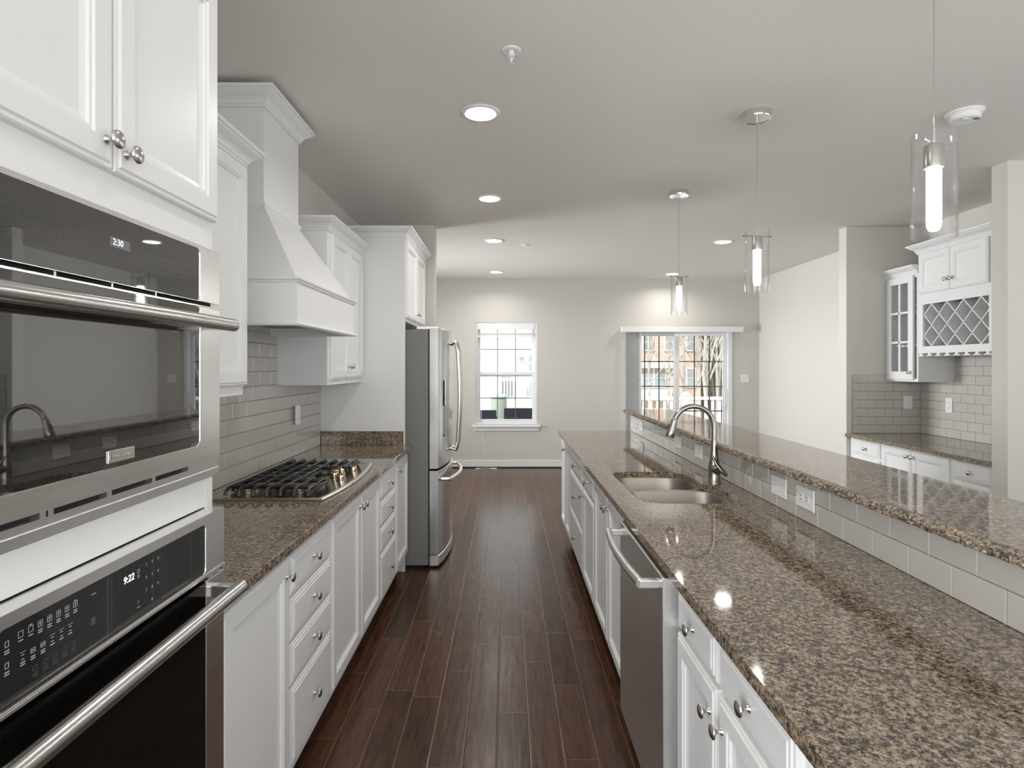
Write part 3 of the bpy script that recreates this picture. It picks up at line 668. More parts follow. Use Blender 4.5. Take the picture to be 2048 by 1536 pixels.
def grate(y0, y1, rows, fn, ff, nx):
    q = MB()
    for i, x in enumerate(xs[:nx]):
        ya = y0 if fn else rows[0]-.03; yb = y1 if ff else rows[-1]+.03
        pts = []
        if fn: pts += [(x, y0+.008, .928), (x, y0+.012, .944), (x, y0+.035, .955)]
        else: pts += [(x, ya, .953)]
        if ff: pts += [(x, y1-.035, .955), (x, y1-.012, .944), (x, y1-.008, .928)]
        else: pts += [(x, yb, .953)]
        q.tube(pts, .0078, 6)
    xe = xs[nx-1]
    for r in rows:
        q.tube([(xs[0]-.012, r, .9275), (xs[0]-.01, r, .947), (xe+.004, r, .947), (xe+.012, r, .9275)], .0095, 6)
    q.tube([(xs[0]-.01, rows[0], .938), (xs[0]-.01, rows[-1], .938)], .007, 6)
    q.tube([(xe+.006, rows[0], .938), (xe+.006, rows[-1], .938)], .007, 6)
    return q
for (y0, y1, rows, fn, ff, nx) in ((2.425, 2.69, (2.525, 2.665), 1, 0, 7), (2.69, 2.98, (2.735, 2.94), 0, 0, 5), (2.98, 3.245, (3.005, 3.145), 0, 1, 7)):
    g_ = grate(y0, y1, rows, fn, ff, nx)
    if fn: g_.tube([(-.842, 2.432, .93), (-.82, 2.50, .952), (-.815, 2.62, .952), (-.842, 2.665, .945)], .007, 6)
    if ff: g_.tube([(-.842, 3.01, .945), (-.82, 3.07, .952), (-.81, 3.16, .952), (-.842, 3.237, .93)], .007, 6)
    obj('grate', g_, iron, t, smooth=40)
for (x, y, r) in ((-1.15, 2.55, .042), (-.92, 2.55, .035), (-1.08, 2.84, .055), (-1.15, 3.11, .035), (-.92, 3.11, .042)):
    bo = obj('burner', MB().lathe([(r*1.25, .924), (r*1.2, .928), (r, .930), (r, .938), (r*.9, .940)], (x, y, 0), 'z', 28), burner_m, t, smooth=35)
    obj('burner_cap', MB().lathe([(r*.88, .940), (r*.9, .943), (r*.7, .946), (0, .947)], (x, y, 0), 'z', 28, True, False), iron, bo, smooth=35)
for (x, y) in ((-.808, 2.80), (-.858, 2.865), (-.875, 2.935), (-.86, 3.0), (-.808, 3.03)):
    ko = obj('knob', MB().lathe([(.024, .925), (.024, .929), (.0195, .930), (.0195, .946), (.018, .949), (0, .9495)], (x, y, 0), 'z', 26, True, False), knob_gold, t, smooth=35)
    obj('knob_grip', MB().box(x-.018, x+.018, y-.0035, y+.0035, .948, .9535), knob_gold, ko, bevel=.001)
# ------------------------------------------------------------------ refrigerator
t = thing('refrigerator', 'stainless french-door refrigerator with a bottom freezer drawer and water dispenser', 'refrigerator', (-.9, 4.63, 0))
f0, f1 = 4.20, 5.06; fc = (f0+f1)/2
obj('case', MB().box(-1.28, -.572, f0, f1, .022, 1.745), fridge_side, t, bevel=.003)
obj('foot', MB().box(-1.25, -.60, f0+.03, f1-.03, 0, .022), black, t)
def dcurve(ya, yb, z0, z1, xb=-.562, n=10):
    q = MB(); rings = []
    for z, i in ((z0, .006), (z0+.006, 0), (z1-.006, 0), (z1, .006)):
        R = [(xb, ya, z)]
        for k in range(n+1):
            y = ya+(yb-ya)*k/n; uu = (y-fc)/((f1-f0)/2); x = -.493+.048*(1-uu*uu)
            R.append((x-i-(.006 if k in (0, n) else 0), y, z))
        R.append((xb, yb, z)); rings.append(R)
    return q.loft(rings)
dn = obj('door', dcurve(f0, fc-.002, .728, 1.757), fridge_steel, t, smooth=30)
df = obj('door', dcurve(fc+.002, f1, .728, 1.757), fridge_steel, t, smooth=30)
fz = obj('freezer_drawer', dcurve(f0, f1, .10, .712), fridge_steel, t, smooth=30)
obj('kick_grille', dcurve(f0+.004, f1-.004, .018, .094), bright_steel, t, smooth=30)
obj('door_gasket', MB().box(-.572, -.562, f0+.008, f1-.008, .11, 1.745), black, t)
[obj('hinge_cover', MB().box(-.66, -.50, a_, a_+.06, 1.7455, 1.772), bright_steel, t, bevel=.004) for a_ in (f0+.01, f1-.07)]
for dd, y in ((dn, fc-.055), (df, fc+.055)):
    pts = [(-.452, y, 1.655), (-.405, y, 1.672), (-.388, y, 1.60)]+[(-.388+.014*math.sin(PI*k/8), y, 1.60-.72*k/8) for k in range(1, 8)]+[(-.388, y, .88), (-.405, y, .812), (-.452, y, .83)]
    obj('handle', MB().tube(pts, .0135, 14, flat=1.15), nickel, dd, smooth=50)
pts = [(-.49, f0+.07, .640), (-.43, f0+.07, .640)]+[(-.425+.055*math.sin(PI*k/12), f0+.07+(f1-f0-.14)*k/12, .640) for k in range(0, 13)]+[(-.43, f1-.07, .640), (-.49, f1-.07, .640)]
obj('handle', MB().tube(pts, .0135, 14), bright_steel, fz, smooth=50)
dp = obj('dispenser', MB().box(-.49, -.462, 4.31, 4.47, 1.18, 1.37).box(-.49, -.464, 4.31, 4.47, .95, .965), panelglass, dn, bevel=.003)
obj('dispenser_recess', MB().box(-.50, -.4655, 4.325, 4.455, .965, 1.18), fridge_side, dp)
# ------------------------------------------------------------------ island
IX = .498; SXK = -1
def ibase(label, y0, y1, zt=ZT):
    c = thing('island_base_cabinet', label, 'cabinet', (.8, (y0+y1)/2, 0))
    carcass(c, IX, 1.085, y0, y1, .11, zt); return c
c = ibase('white island cabinet at the far end with two tall doors', 4.328, 5.0)
cdoor(c, IX, -1, 4.34, 4.694, .15, .855, 4.668, .80); cdoor(c, IX, -1, 4.70, 4.99, .15, .855, 4.727, .80)
c = ibase('white island cabinet with three wide drawers, second from the far end', 3.622, 4.326)
for z0, z1 in ((.722, .855), (.44, .708), (.15, .428)): cdoor(c, IX, -1, 3.632, 4.325, z0, z1, drawer=True)
c = ibase('white island cabinet with one drawer over one door beside the sink doors', 3.165, 3.62)
cdoor(c, IX, -1, 3.17, 3.618, .722, .855, drawer=True); cdoor(c, IX, -1, 3.17, 3.618, .15, .708, 3.59, .665)
c = thing('island_sink_cabinet', 'white two-door island cabinet under the sink, beyond the dishwasher', 'cabinet', (.8, 2.7, 0))
b = MB().box(IX, IX+.02, 2.262, 3.163, .11, ZT).box(IX+.02, 1.085, 2.262, 2.28, .11, ZT).box(IX+.02, 1.085, 3.145, 3.163, .11, ZT).box(IX+.02, 1.085, 2.28, 3.145, .11, .13)
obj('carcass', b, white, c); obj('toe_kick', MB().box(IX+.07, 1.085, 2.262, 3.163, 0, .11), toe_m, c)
cdoor(c, IX, -1, 2.268, 2.736, .15, .855, 2.708, .80); cdoor(c, IX, -1, 2.741, 3.158, .15, .855, 2.77, .80)
c = thing('island_base_cabinet', 'white island cabinet nearest the camera with two drawers over two doors', 'cabinet', (.8, 1.3, 0))
carcass(c, IX, 1.085, .94, 1.628, .11, ZT)
cdoor(c, IX, -1, 1.325, 1.618, .745, .858, drawer=True); cdoor(c, IX, -1, .96, 1.303, .745, .858, drawer=True)
cdoor(c, IX, -1, 1.325, 1.618, .15, .730, 1.352, .665); cdoor(c, IX, -1, .96, 1.303, .15, .730, 1.275, .665)
c = thing('island_end_panel', 'plain off-white island panel under the counter at the bottom right', 'cabinet', (.8, .3, 0))
obj('panel', MB().box(IX+.005, 1.085, -.35, .938, 0, ZT), white, c)
# dishwasher
t = thing('dishwasher', 'stainless dishwasher with curved bar handle in the island', 'dishwasher', (.8, 1.945, 0))
obj('tub', MB().box(IX+.01, 1.06, 1.645, 2.248, .11, .880), fridge_side, t)
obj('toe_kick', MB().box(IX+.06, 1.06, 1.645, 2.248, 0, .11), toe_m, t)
d = obj('door', MB().box(.445, IX+.008, 1.640, 2.252, .14, .872), steel, t, bevel=.004, seg=3)
h = obj('handle', MB().tube([(.39-.016*math.sin(PI*k/14), 1.672+.52*k/14, .845) for k in range(15)], .0135, 16, flat=1.15), steel_h, d, smooth=50)
[obj('handle_mount', MB().box(.385, .446, a_, a_+.022, .833, .857), bright_steel, h, bevel=.003) for a_ in (1.662, 2.18)]
# island counter with sink cut-out
def round_poly(P, R, n=7):
    out = []; N = len(P)
    for i in range(N):
        p, a, c_ = Vector(P[i]), Vector(P[i-1]), Vector(P[(i+1) % N]); d1 = (a-p).normalized(); d2 = (c_-p).normalized(); r = R[i]
        ang = d1.angle(d2); tl = min(r/math.tan(ang/2), (a-p).length*.49, (c_-p).length*.49)
        p1, p2 = p+d1*tl, p+d2*tl
        for k in range(n+1):
            s_ = k/n; out.append(tuple((1-s_)**2*p1+2*s_*(1-s_)*p+s_*s_*p2))
    return out
hole = round_poly([(.552, 2.352), (.985, 2.352), (.985, 2.665), (.932, 2.745), (.932, 3.065), (.552, 3.065)], [.11, .09, .08, .05, .16, .09])
def slab_with_hole(outer, hole, z0, z1):
    bm = bmesh.new()
    for z in (z0, z1):
        es = []
        for loop in (outer, hole):
            vs = [bm.verts.new((x, y, z)) for x, y in loop]
            es += [bm.edges.new((vs[i], vs[(i+1) % len(vs)])) for i in range(len(vs))]
        bmesh.ops.triangle_fill(bm, use_beauty=True, use_dissolve=False, edges=es)
    me = bpy.data.meshes.new('slab'); 
    q = MB(); bm.verts.ensure_lookup_table()
    vi = {v: i for i, v in enumerate(bm.verts)}
    q.v = [tuple(v.co) for v in bm.verts]; q.f = [tuple(vi[v] for v in f.verts) for f in bm.faces]
    n = len(outer)+len(hole)
    for off, L in ((0, len(outer)), (len(outer), len(hole))):
        for i in range(L):
            a, b_ = off+i, off+(i+1) % L; q.f.append((a, b_, n+b_, n+a))
    bm.free(); return q
t = thing('granite_countertop', 'long brown granite island counter with the sink cut into it', 'countertop', (.8, 2.5, ZT))
obj('slab', slab_with_hole([(.4524, -.35), (XB-.0005, -.35), (XB-.0005, 5.04), (.4524, 5.04)], hole, ZT, .914), gran, t, bevel=.0035)
struct('wall_island', MB().box(XB, 1.27, -.35, 5.02, 0, 1.07), wall_m)
t = thing('granite_bar_top', 'raised brown granite bar ledge with rough chiselled edge behind the sink', 'countertop', (1.23, 2.5, 1.07))
# rough edge
q = MB(); n = 1100; random.seed(3)
rings = []; env = [0]*9; fr_ = lambda a: random.uniform(-a, a)
for i in range(n+1):
    y = -.35+(5.05+.35)*i/n
    env = [e_*.45+fr_(.0042) for e_ in env]
    prof = [(1.034, 1.0705), (1.029, 1.0735), (1.026, 1.078), (1.0265, 1.083), (1.027, 1.0875), (1.029, 1.092), (1.033, 1.096), (1.041, 1.0992)]
    rings.append([(1.425, y, 1.07)]+[(px_+env[k]*(.6 if k in (0, 7) else 1), y, min(1.0996, max(1.0702, pz_+env[(k+3) % 8]*.35))) for k, (px_, pz_) in enumerate(prof)]+[(1.052, y, 1.10), (1.431, y, 1.10)])
ER = [r[1:-1]+[(1.052, r[0][1], 1.07)] for r in rings]
q.loft(ER)
obj('chiselled_edge', q, gran_rough, t, label='rough chiselled granite edge')
obj('slab', MB().box(1.052, 1.431, -.35, 5.05, 1.07, 1.10), gran, t)
# sink
t = thing('double_sink', 'undermount stainless double-bowl sink in the island counter', 'sink', (.76, 2.7, .70))
def bowl(P, R, zt, depth):
    q = MB(); rings = []
    def off(poly, d):
        cx_ = sum(p[0] for p in poly)/len(poly); cy_ = sum(p[1] for p in poly)/len(poly)
        mx = max(abs(p[0]-cx_) for p in poly); my = max(abs(p[1]-cy_) for p in poly)
        return [(cx_+(p[0]-cx_)*(1-d/mx), cy_+(p[1]-cy_)*(1-d/my)) for p in poly]
    pl = round_poly(P, R)
    for d_, z in ((-.015, zt), (0, zt), (.002, zt-.004), (.008, zt-depth+.04), (.02, zt-depth+.012), (.05, zt-depth), (.14, zt-depth-.004)):
        rings.append([(x, y, z) for x, y in off(pl, d_)])
    return q.loft(rings, False, True)
sink_m = brushed('sink_steel', (.34, .305, .265), .38, (5, 5, 260))
b1 = obj('bowl', bowl([(.556, 2.358), (.975, 2.358), (.975, 2.718), (.556, 2.718)], [.11, .09, .09, .06], .8835, .20), sink_m, t, smooth=40)
b2 = obj('bowl', bowl([(.556, 2.756), (.925, 2.756), (.925, 3.058), (.556, 3.058)], [.06, .07, .13, .09], .8835, .18), sink_m, t, smooth=40)
obj('divider', MB().box(.56, .945, 2.716, 2.758, .868, .8834), sink_m, t, bevel=.006, seg=3)
for bo, x, y, z in ((b1, .765, 2.54, .6795), (b2, .74, 2.905, .6995)):
    obj('drain', MB().lathe([(.045, 0), (.045, .004), (.036, .005), (.034, .002), (0, .002)], (x, y, z), 'z', 24, True, False), chrome, bo, smooth=40)
# faucet
fx, fy = 1.0, 2.77
t = thing('kitchen_faucet', 'brushed nickel gooseneck pull-down faucet behind the sink', 'faucet', (fx, fy, .914))
obj('base', MB().lathe([(.031, .914), (.031, .918), (.029, .921), (.0285, .965), (.028, .99), (.0255, 1.01), (.0195, 1.045), (.016, 1.08), (.0138, 1.12)], (fx, fy, 0), 'z', 28), faucet_m, t, smooth=50)
R = .0985; zc = 1.185
pts = [(fx, fy, 1.095), (fx, fy, 1.14)]+[(fx-R+R*math.cos(a), fy, zc+R*math.sin(a)) for a in [math.radians(4+i*9) for i in range(18)]]
a_ = math.radians(157); e = Vector((fx-R+R*math.cos(a_), fy, zc+R*math.sin(a_))); dv = Vector((-math.sin(a_), 0, math.cos(a_)))
pts.append(tuple(e)); sp = obj('spout', MB().tube(pts, .0125, 18), faucet_m, t, smooth=50)
dv = Vector((-.30, 0, -1)).normalized()
hd = [e+dv*s_ for s_ in (0, .004, .012, .035, .065, .088, .092)]
obj('spray_head', MB().tube(hd, [.0125, .0150, .0150, .0170, .0200, .0225, .020], 20), faucet_m, t, smooth=50)
obj('spray_button', MB().tube([e+dv*.03+Vector((-.0165, 0, .003)), e+dv*.055+Vector((-.0195, 0, .003))], .004, 8), dark_slot, sp)
ld = [Vector((fx-.014, fy-.022, 1.045)), Vector((fx-.002, fy-.031, 1.015)), Vector((fx+.018, fy-.038, .985)), Vector((fx+.040, fy-.042, .962)), Vector((fx+.048, fy-.042, .958))]
obj('lever_hub', MB().tube([(fx+.004, fy, .985), (fx+.006, fy-.020, .983), (fx+.008, fy-.034, .978)], [.028, .027, .021], 20), faucet_m, t, smooth=50)
obj('lever', MB().tube(ld, [.006, .012, .016, .013, .006], 12, flat=.7), faucet_m, t, smooth=50)
# ------------------------------------------------------------------ pendants
def pendant(y, ang, label):
    x = 1.26; g = 'glass cylinder pendants over the island bar'
    t = thing('pendant_light', label, 'pendant light', (x, y, CEIL), g)
    obj('canopy', MB().lathe([(.068, CEIL-.001), (.070, CEIL-.004), (.070, CEIL-.034), (.068, CEIL-.038), (.060, CEIL-.038), (.058, CEIL-.036), (0, CEIL-.036)], (x, y, 0), 'z', 40, True, False), chrome, t, smooth=35)
    obj('cable', MB().tube([(x, y, 2.205), (x, y, CEIL-.036)], .0014, 6), nickel, t)
    obj('stem', MB().tube([(x, y, 2.125), (x, y, 2.21)], [.004, .0025], 10), chrome, t, smooth=40)
    c_, s_ = math.cos(ang)*.073, math.sin(ang)*.073
    cb = MB().tube([(x-c_, y-s_, 2.131), (x+c_, y+s_, 2.131)], .0022, 8)
    for k in (-1, 1): cb.tube([(x+k*c_*.96, y+k*s_*.96, 2.131), (x+k*c_*1.04, y+k*s_*1.04, 2.131)], .0042, 8)
    obj('crossbar', cb, chrome, t, smooth=40)
    obj('socket', MB().lathe([(0.006, 2.134), (.024, 2.127), (.026, 2.122), (.026, 2.062), (.024, 2.060), (.02, 2.064), (0, 2.064)], (x, y, 0), 'z', 28, True, False), nickel, t, smooth=35)
    ro, ri = .0575, .0548
    obj('glass_shade', MB().loft([[(x+r*math.cos(2*PI*j/40), y+r*math.sin(2*PI*j/40), z) for j in range(40)] for r, z in ((ro, 1.853), (ro, 2.158), (ri, 2.158), (ri, 1.853))], closed=True), glass, t, smooth=40)
    obj('bulb', MB().lathe([(0, 1.894), (.012, 1.896), (.0175, 1.905), (.019, 1.917), (.019, 2.055), (.016, 2.064)], (x, y, 0), 'z', 24, False, True), bulb_m, t, smooth=50)
pendant(1.695, math.radians(35), 'glass cylinder pendant nearest the camera at the upper right')
pendant(2.892, math.radians(8), 'middle one of the three glass pendants above the sink')
pendant(4.20, math.radians(15), 'farthest and smallest-looking glass pendant at the far end of the bar')
# ------------------------------------------------------------------ recessed lights
def can(x, y, label, P=7):
    t = thing('recessed_light', label, 'ceiling light', (x, y, CEIL), 'round recessed ceiling lights')
    obj('trim_ring', MB().lathe([(.075, -.002), (.079, -.0085), (.094, -.006), (.099, -.0015), (.099, 0), (.075, 0)], (x, y, CEIL), 'z', 40, False, False), trim_w, t, smooth=40)
    obj('lens', MB().lathe([(.0765, -.0015), (.074, -.006), (.05, -.0085), (0, -.009)], (x, y, CEIL), 'z', 36, False, False), lens_m, t, smooth=50)
    light('downlight', 'AREA', (x, y, CEIL-.012), (0, 0, 0), P, .14, color=(1, .965, .92), shape='DISK', spread=math.radians(150))
can(-.131, 2.90, 'largest-looking recessed light, nearest in the row over the aisle')
can(-.129, 4.37, 'second recessed light in the row over the aisle')
can(-.127, 5.84, 'third recessed light in the row over the aisle')
can(-.13, 7.78, 'recessed light nearest the back wall, above the small window')
can(2.22, 5.89, 'recessed light on the right, left of the niche wall, seen between two pendants')
can(2.29, 7.94, 'recessed light in front of the sliding door, just above the farthest pendant shade')
light('downlight', 'AREA', (-.13, 1.43, CEIL-.012), (0, 0, 0), 2.5, .14, color=(1, .965, .92), shape='DISK', spread=math.radians(150))
# ------------------------------------------------------------------ sprinklers, smoke detector
def sprinkler(x, y, label):
    t = thing('fire_sprinkler', label, 'sprinkler', (x, y, CEIL), 'ceiling fire sprinklers')
    obj('escutcheon', MB().lathe([(.039, 0), (.038, -.004), (.028, -.007), (.024, -.004), (.012, -.003), (0, -.003)], (x, y, CEIL), 'z', 32, True, False), plastic, t, smooth=40)
    b = MB().lathe([(.012, -.003), (.012, -.016), (.009, -.018), (.004, -.022), (0, -.022)], (x, y, CEIL), 'z', 20, True, False)
    for k in (-1, 1): b.tube([(x+k*.010, y, CEIL-.012), (x+k*.009, y, CEIL-.028), (x, y, CEIL-.042)], .002, 6)
    b.tube([(x, y, CEIL-.02), (x, y, CEIL-.05)], .0022, 8)
    obj('sprinkler_head', b, plastic, t, smooth=40)
    obj('deflector', MB().lathe([(.011, -.050), (.012, -.052), (.003, -.053), (0, -.053)], (x, y, CEIL), 'z', 20, True, False), plastic, t)
sprinkler(.02, 2.33, 'white ceiling sprinkler above the nearest recessed light in the picture')
sprinkler(.195, 6.06, 'small far ceiling sprinkler right of the third recessed light')
t = thing('smoke_detector', 'round white smoke detector on the ceiling behind the nearest pendant', 'smoke detector', (2.31, 2.9, CEIL))
obj('base', MB().lathe([(.082, 0), (.082, -.006), (.078, -.010), (.074, -.012), (.074, -.016)], (2.31, 2.9, CEIL), 'z', 40), plastic, t, smooth=30)
cv = obj('cover', MB().lathe([(.068, -.016), (.068, -.034), (.060, -.042), (.02, -.044), (0, -.044)], (2.31, 2.9, CEIL), 'z', 40, True, False), plastic, t, smooth=35)
obj('test_button', MB().lathe([(.012, -.043), (.012, -.047), (.010, -.048), (0, -.048)], (2.29, 2.87, CEIL), 'z', 20, True, False), plastic, cv, smooth=35)
b = MB()
for i in range(5): b.box(2.33+i*.006, 2.333+i*.006, 2.86, 2.875, CEIL-.0448, CEIL-.0438)
obj('sound_slot', b, dark_slot, cv)
# ------------------------------------------------------------------ butler niche
NF = 3.142; NZ = .866
c = thing('niche_base_cabinet', 'white low cabinet in the niche with drawers at both ends and two doors between', 'cabinet', (3.4, 4.4, 0))
carcass(c, NF, NW-.002, 3.688, 5.254, .11, NZ-.03)
cdoor(c, NF, -1, 4.82, 5.18, .695, .822, drawer=True); cdoor(c, NF, -1, 3.70, 4.03, .695, .822, drawer=True)
cdoor(c, NF, -1, 4.82, 5.18, .15, .68, 4.845, .63); cdoor(c, NF, -1, 3.70, 4.03, .15, .68, 4.005, .63)
cdoor(c, NF, -1, 4.448, 4.80, .15, .822, 4.475, .775); cdoor(c, NF, -1, 4.068, 4.443, .15, .822, 4.416, .775)
t = thing('granite_countertop', 'short brown granite counter in the butler niche on the right', 'countertop', (3.4, 4.4, NZ-.03))
obj('slab', MB().box(3.092, NW-.0005, 3.686, 5.256, NZ-.03, NZ), gran, t, bevel=.002)
UXN = 3.475
c = thing('glass_door_cabinet', 'narrow white wall cabinet with a six-pane glass door in the niche', 'cabinet', (3.6, 5.05, 1.344))
b = MB().box(UXN, NW, 4.852, 4.870, 1.344, 2.268).box(UXN, NW, 5.238, 5.256, 1.344, 2.268).box(UXN, NW, 4.87, 5.238, 1.344, 1.372).box(UXN, NW, 4.87, 5.238, 2.235, 2.268).box(NW-.01, NW, 4.87, 5.238, 1.372, 2.235)
obj('carcass', b, white, c)
for z in (1.655, 1.945): obj('shelf', MB().box(UXN+.03, NW-.01, 4.87, 5.238, z-.009, z+.009), white, c)
b = MB()
for z in [1.45+i*.05 for i in range(15)]: b.box(UXN+.06, UXN+.066, 5.2372, 5.238, z, z+.006).box(NW-.07, NW-.064, 5.2372, 5.238, z, z+.006)
obj('shelf_pin_hole', b, dark_slot, c)
dy0, dy1, dz0, dz1_ = 4.895, 5.235, 1.362, 2.255
b = MB(); st = .058; x0, x1 = UXN-.02, UXN
b.box(x0, x1, dy0, dy0+st, dz0, dz1_).box(x0, x1, dy1-st, dy1, dz0, dz1_).box(x0, x1, dy0+st, dy1-st, dz0, dz0+st+.012).box(x0, x1, dy0+st, dy1-st, dz1_-st, dz1_)
ym = (dy0+dy1)/2; b.box(x0+.002, x1-.004, ym-.010, ym+.010, dz0+st, dz1_-st)
for k in (1, 2):
    z = dz0+.07+(dz1_-.058-dz0-.07)*k/3; b.box(x0+.002, x1-.004, dy0+st, dy1-st, z-.010, z+.010)
d = obj('door', b, white, c, bevel=.003); obj('pane', MB().box(x1-.009, x1-.006, dy0+st-.004, dy1-st+.004, dz0+st, dz1_-st+.004), glass, d)
knob(d, x0, dy0+.028, 1.425, -1)
crown(c, [(UXN, 5.256), (UXN, 4.852)], 2.265)
c = thing('wine_rack_cabinet', 'white wall cabinet with two doors over a diamond wine lattice in the niche', 'cabinet', (3.6, 4.48, 1.56))
y0, y1 = 4.11, 4.850
b = MB().box(UXN, NW, y0, y0+.018, 1.585, 2.418).box(UXN, NW, y1-.018, y1, 1.585, 2.418).box(UXN, NW, y0+.018, y1-.018, 2.025, 2.418)
b.box(UXN, UXN+.02, y0+.018, y1-.018, 1.585, 1.642).box(UXN+.02, NW, y0+.018, y1-.018, 1.62, 1.638).box(UXN, UXN+.02, y0+.018, y1-.018, 1.990, 2.025)
b.box(UXN, UXN+.02, y1-.05, y1-.018, 1.642, 1.99).box(UXN, UXN+.02, y0+.018, y0+.032, 1.642, 1.99).box(NW-.01, NW, y0+.018, y1-.018, 1.638, 2.025)
obj('carcass', b, white, c)
cdoor(c, UXN, -1, 4.492, 4.828, 2.080, 2.412, 4.515, 2.165); cdoor(c, UXN, -1, 4.13, 4.487, 2.080, 2.412, 4.462, 2.165)
# lattice
A0, A1, Z0, Z1 = 4.142, 4.80, 1.642, 1.990
b = MB(); sp_y, sp_z = .165, .174; wb = .008
def clipseg(ya, za, yb, zb):
    # clip to rectangle A0..A1, Z0..Z1
    t0, t1 = 0, 1; dy, dz = yb-ya, zb-za
    for p, q in ((-dy, ya-A0), (dy, A1-ya), (-dz, za-Z0), (dz, Z1-za)):
        if abs(p) < 1e-9:
            if q < 0: return None
        else:
            r = q/p
            if p < 0: t0 = max(t0, r)
            else: t1 = min(t1, r)
    if t0 >= t1-.01: return None
    return (ya+dy*t0, za+dz*t0, ya+dy*t1, za+dz*t1)
for k in range(-6, 7):
    for s_ in (1, -1):
        yc_ = 4.7965-.0825*0+k*sp_y
        sg = clipseg(yc_-sp_y*3, Z0+sp_z/2-s_*sp_z*3, yc_+sp_y*3, Z0+sp_z/2+s_*sp_z*3)
        if sg:
            ya, za, yb, zb = sg; dd = Vector((yb-ya, zb-za)).normalized(); nn = Vector((-dd.y, dd.x))*wb/2
            b.loft([[(x, ya+nn.x, za+nn.y), (x, ya-nn.x, za-nn.y), (x, yb-nn.x, zb-nn.y), (x, yb+nn.x, zb+nn.y)] for x in (UXN+.008, NW-.03)])
lt = obj('wine_lattice', b, white, c)
b = MB()
for i in range(8):
    y = y0+.045+i*.096
    b.loft([[(x, y-.016, 1.585), (x, y+.016, 1.585), (x, y+.012, 1.573), (x, y+.036, 1.566), (x, y+.036, 1.561), (x, y-.036, 1.561), (x, y-.036, 1.566), (x, y-.012, 1.573)] for x in (UXN+.002, NW-.03)])
obj('stemware_rack', b, white, c)
crown(c, [(NW, y1), (UXN, y1), (UXN, y0), (NW, y0)], 2.415, 1.12)
# ------------------------------------------------------------------ outdoors
grass = mat('winter_ground', (.42, .40, .34), .9, vary=.2, bscale=2)
struct('ground', MB().box(-60, 60, BW+.16, 90, -1.3, -1.2), grass)
deckm = mat('pale_deck_boards', (.62, .60, .58), .7, vary=.08, bscale=8)
ob = struct('deck', MB().box(-3.5, 7, BW+.151, 11.5, -.16, -.06), deckm)
ext_white = mat('white_railing_vinyl', (.85, .86, .88), .4, vary=.02)
t = thing('deck_railing', 'white picket railing on the deck outside the sliding door', 'railing', (3.3, 11.3, -.06))
ra, rb, ry = 1.0, 6.8, 11.3
obj('top_rail', MB().box(ra, rb, ry-.04, ry+.04, .82, .88), ext_white, t, bevel=.008); obj('bottom_rail', MB().box(ra, rb, ry-.025, ry+.025, .02, .07), ext_white, t)
for i in range(42):
    x = ra+.08+i*.135
    if x < rb: obj('baluster', MB().box(x-.024, x+.024, ry-.015, ry+.015, .07, .82), ext_white, t)
for px in (1371,):
    x = at(px, 0, ry).x
    for xx in (x, x-2.2, x+2.6):
        po = obj('post', MB().box(xx-.055, xx+.055, ry-.055, ry+.055, -.06, .91), ext_white, t)
        obj('post_cap', MB().loft([[(xx-.07, ry-.07, .91), (xx+.07, ry-.07, .91), (xx+.07, ry+.07, .91), (xx-.07, ry+.07, .91)], [(xx-.07, ry-.07, .93), (xx+.07, ry-.07, .93), (xx+.07, ry+.07, .93), (xx-.07, ry+.07, .93)], [(xx-.01, ry-.01, .98), (xx+.01, ry-.01, .98), (xx+.01, ry+.01, .98), (xx-.01, ry+.01, .98)]]), ext_white, po)
# dark outdoor seats and bin seen through the small window
navy = mat('dark_navy_wicker', (.035, .037, .055), .6, bump=.4, bscale=120)
def seat(x0, x1, y, ztop, label):
    t = thing('outdoor_chair', label, 'outdoor chair', ((x0+x1)/2, y, -.06))
    obj('seat', MB().box(x0, x1, y, y+.6, -.06, .35), navy, t, bevel=.01); obj('backrest', MB().box(x0, x1, y-.09, y, -.06, ztop), navy, t, bevel=.015)
    obj('armrest', MB().box(x0, x0+.08, y, y+.55, .35, ztop-.15), navy, t, bevel=.01); obj('armrest', MB().box(x1-.08, x1, y, y+.55, .35, ztop-.15), navy, t, bevel=.01)
seat(at(940, 0, 9.9).x, at(993, 0, 9.9).x, 9.9, at(0, 820.6, 9.8).z, 'dark navy outdoor chair back at the lower left of the small window')
seat(at(1008, 0, 9.9).x, at(1085, 0, 9.9).x, 9.9, at(0, 816.7, 9.8).z, 'wide dark navy outdoor seat back at the lower right of the small window')
green = mat('pale_green_plastic', (.40, .47, .38), .6, vary=.04); blue = mat('pale_blue_plastic', (.42, .52, .66), .5, vary=.04)
p = at(998, 790, 11.2)
t = thing('garden_bin', 'pale green round bin with light blue lid outside the small window', 'bin', (p.x, 10.95, -.06))
obj('barrel', MB().lathe([(.125, -.06), (.15, .2), (.155, .80), (.15, .88)], (p.x, 10.95, 0), 'z', 28), green, t, smooth=40)
obj('lid', MB().lathe([(.165, .875), (.165, .91), (.12, .945), (0, .955)], (p.x, 10.95, 0), 'z', 28, True, False), blue, t, smooth=30)
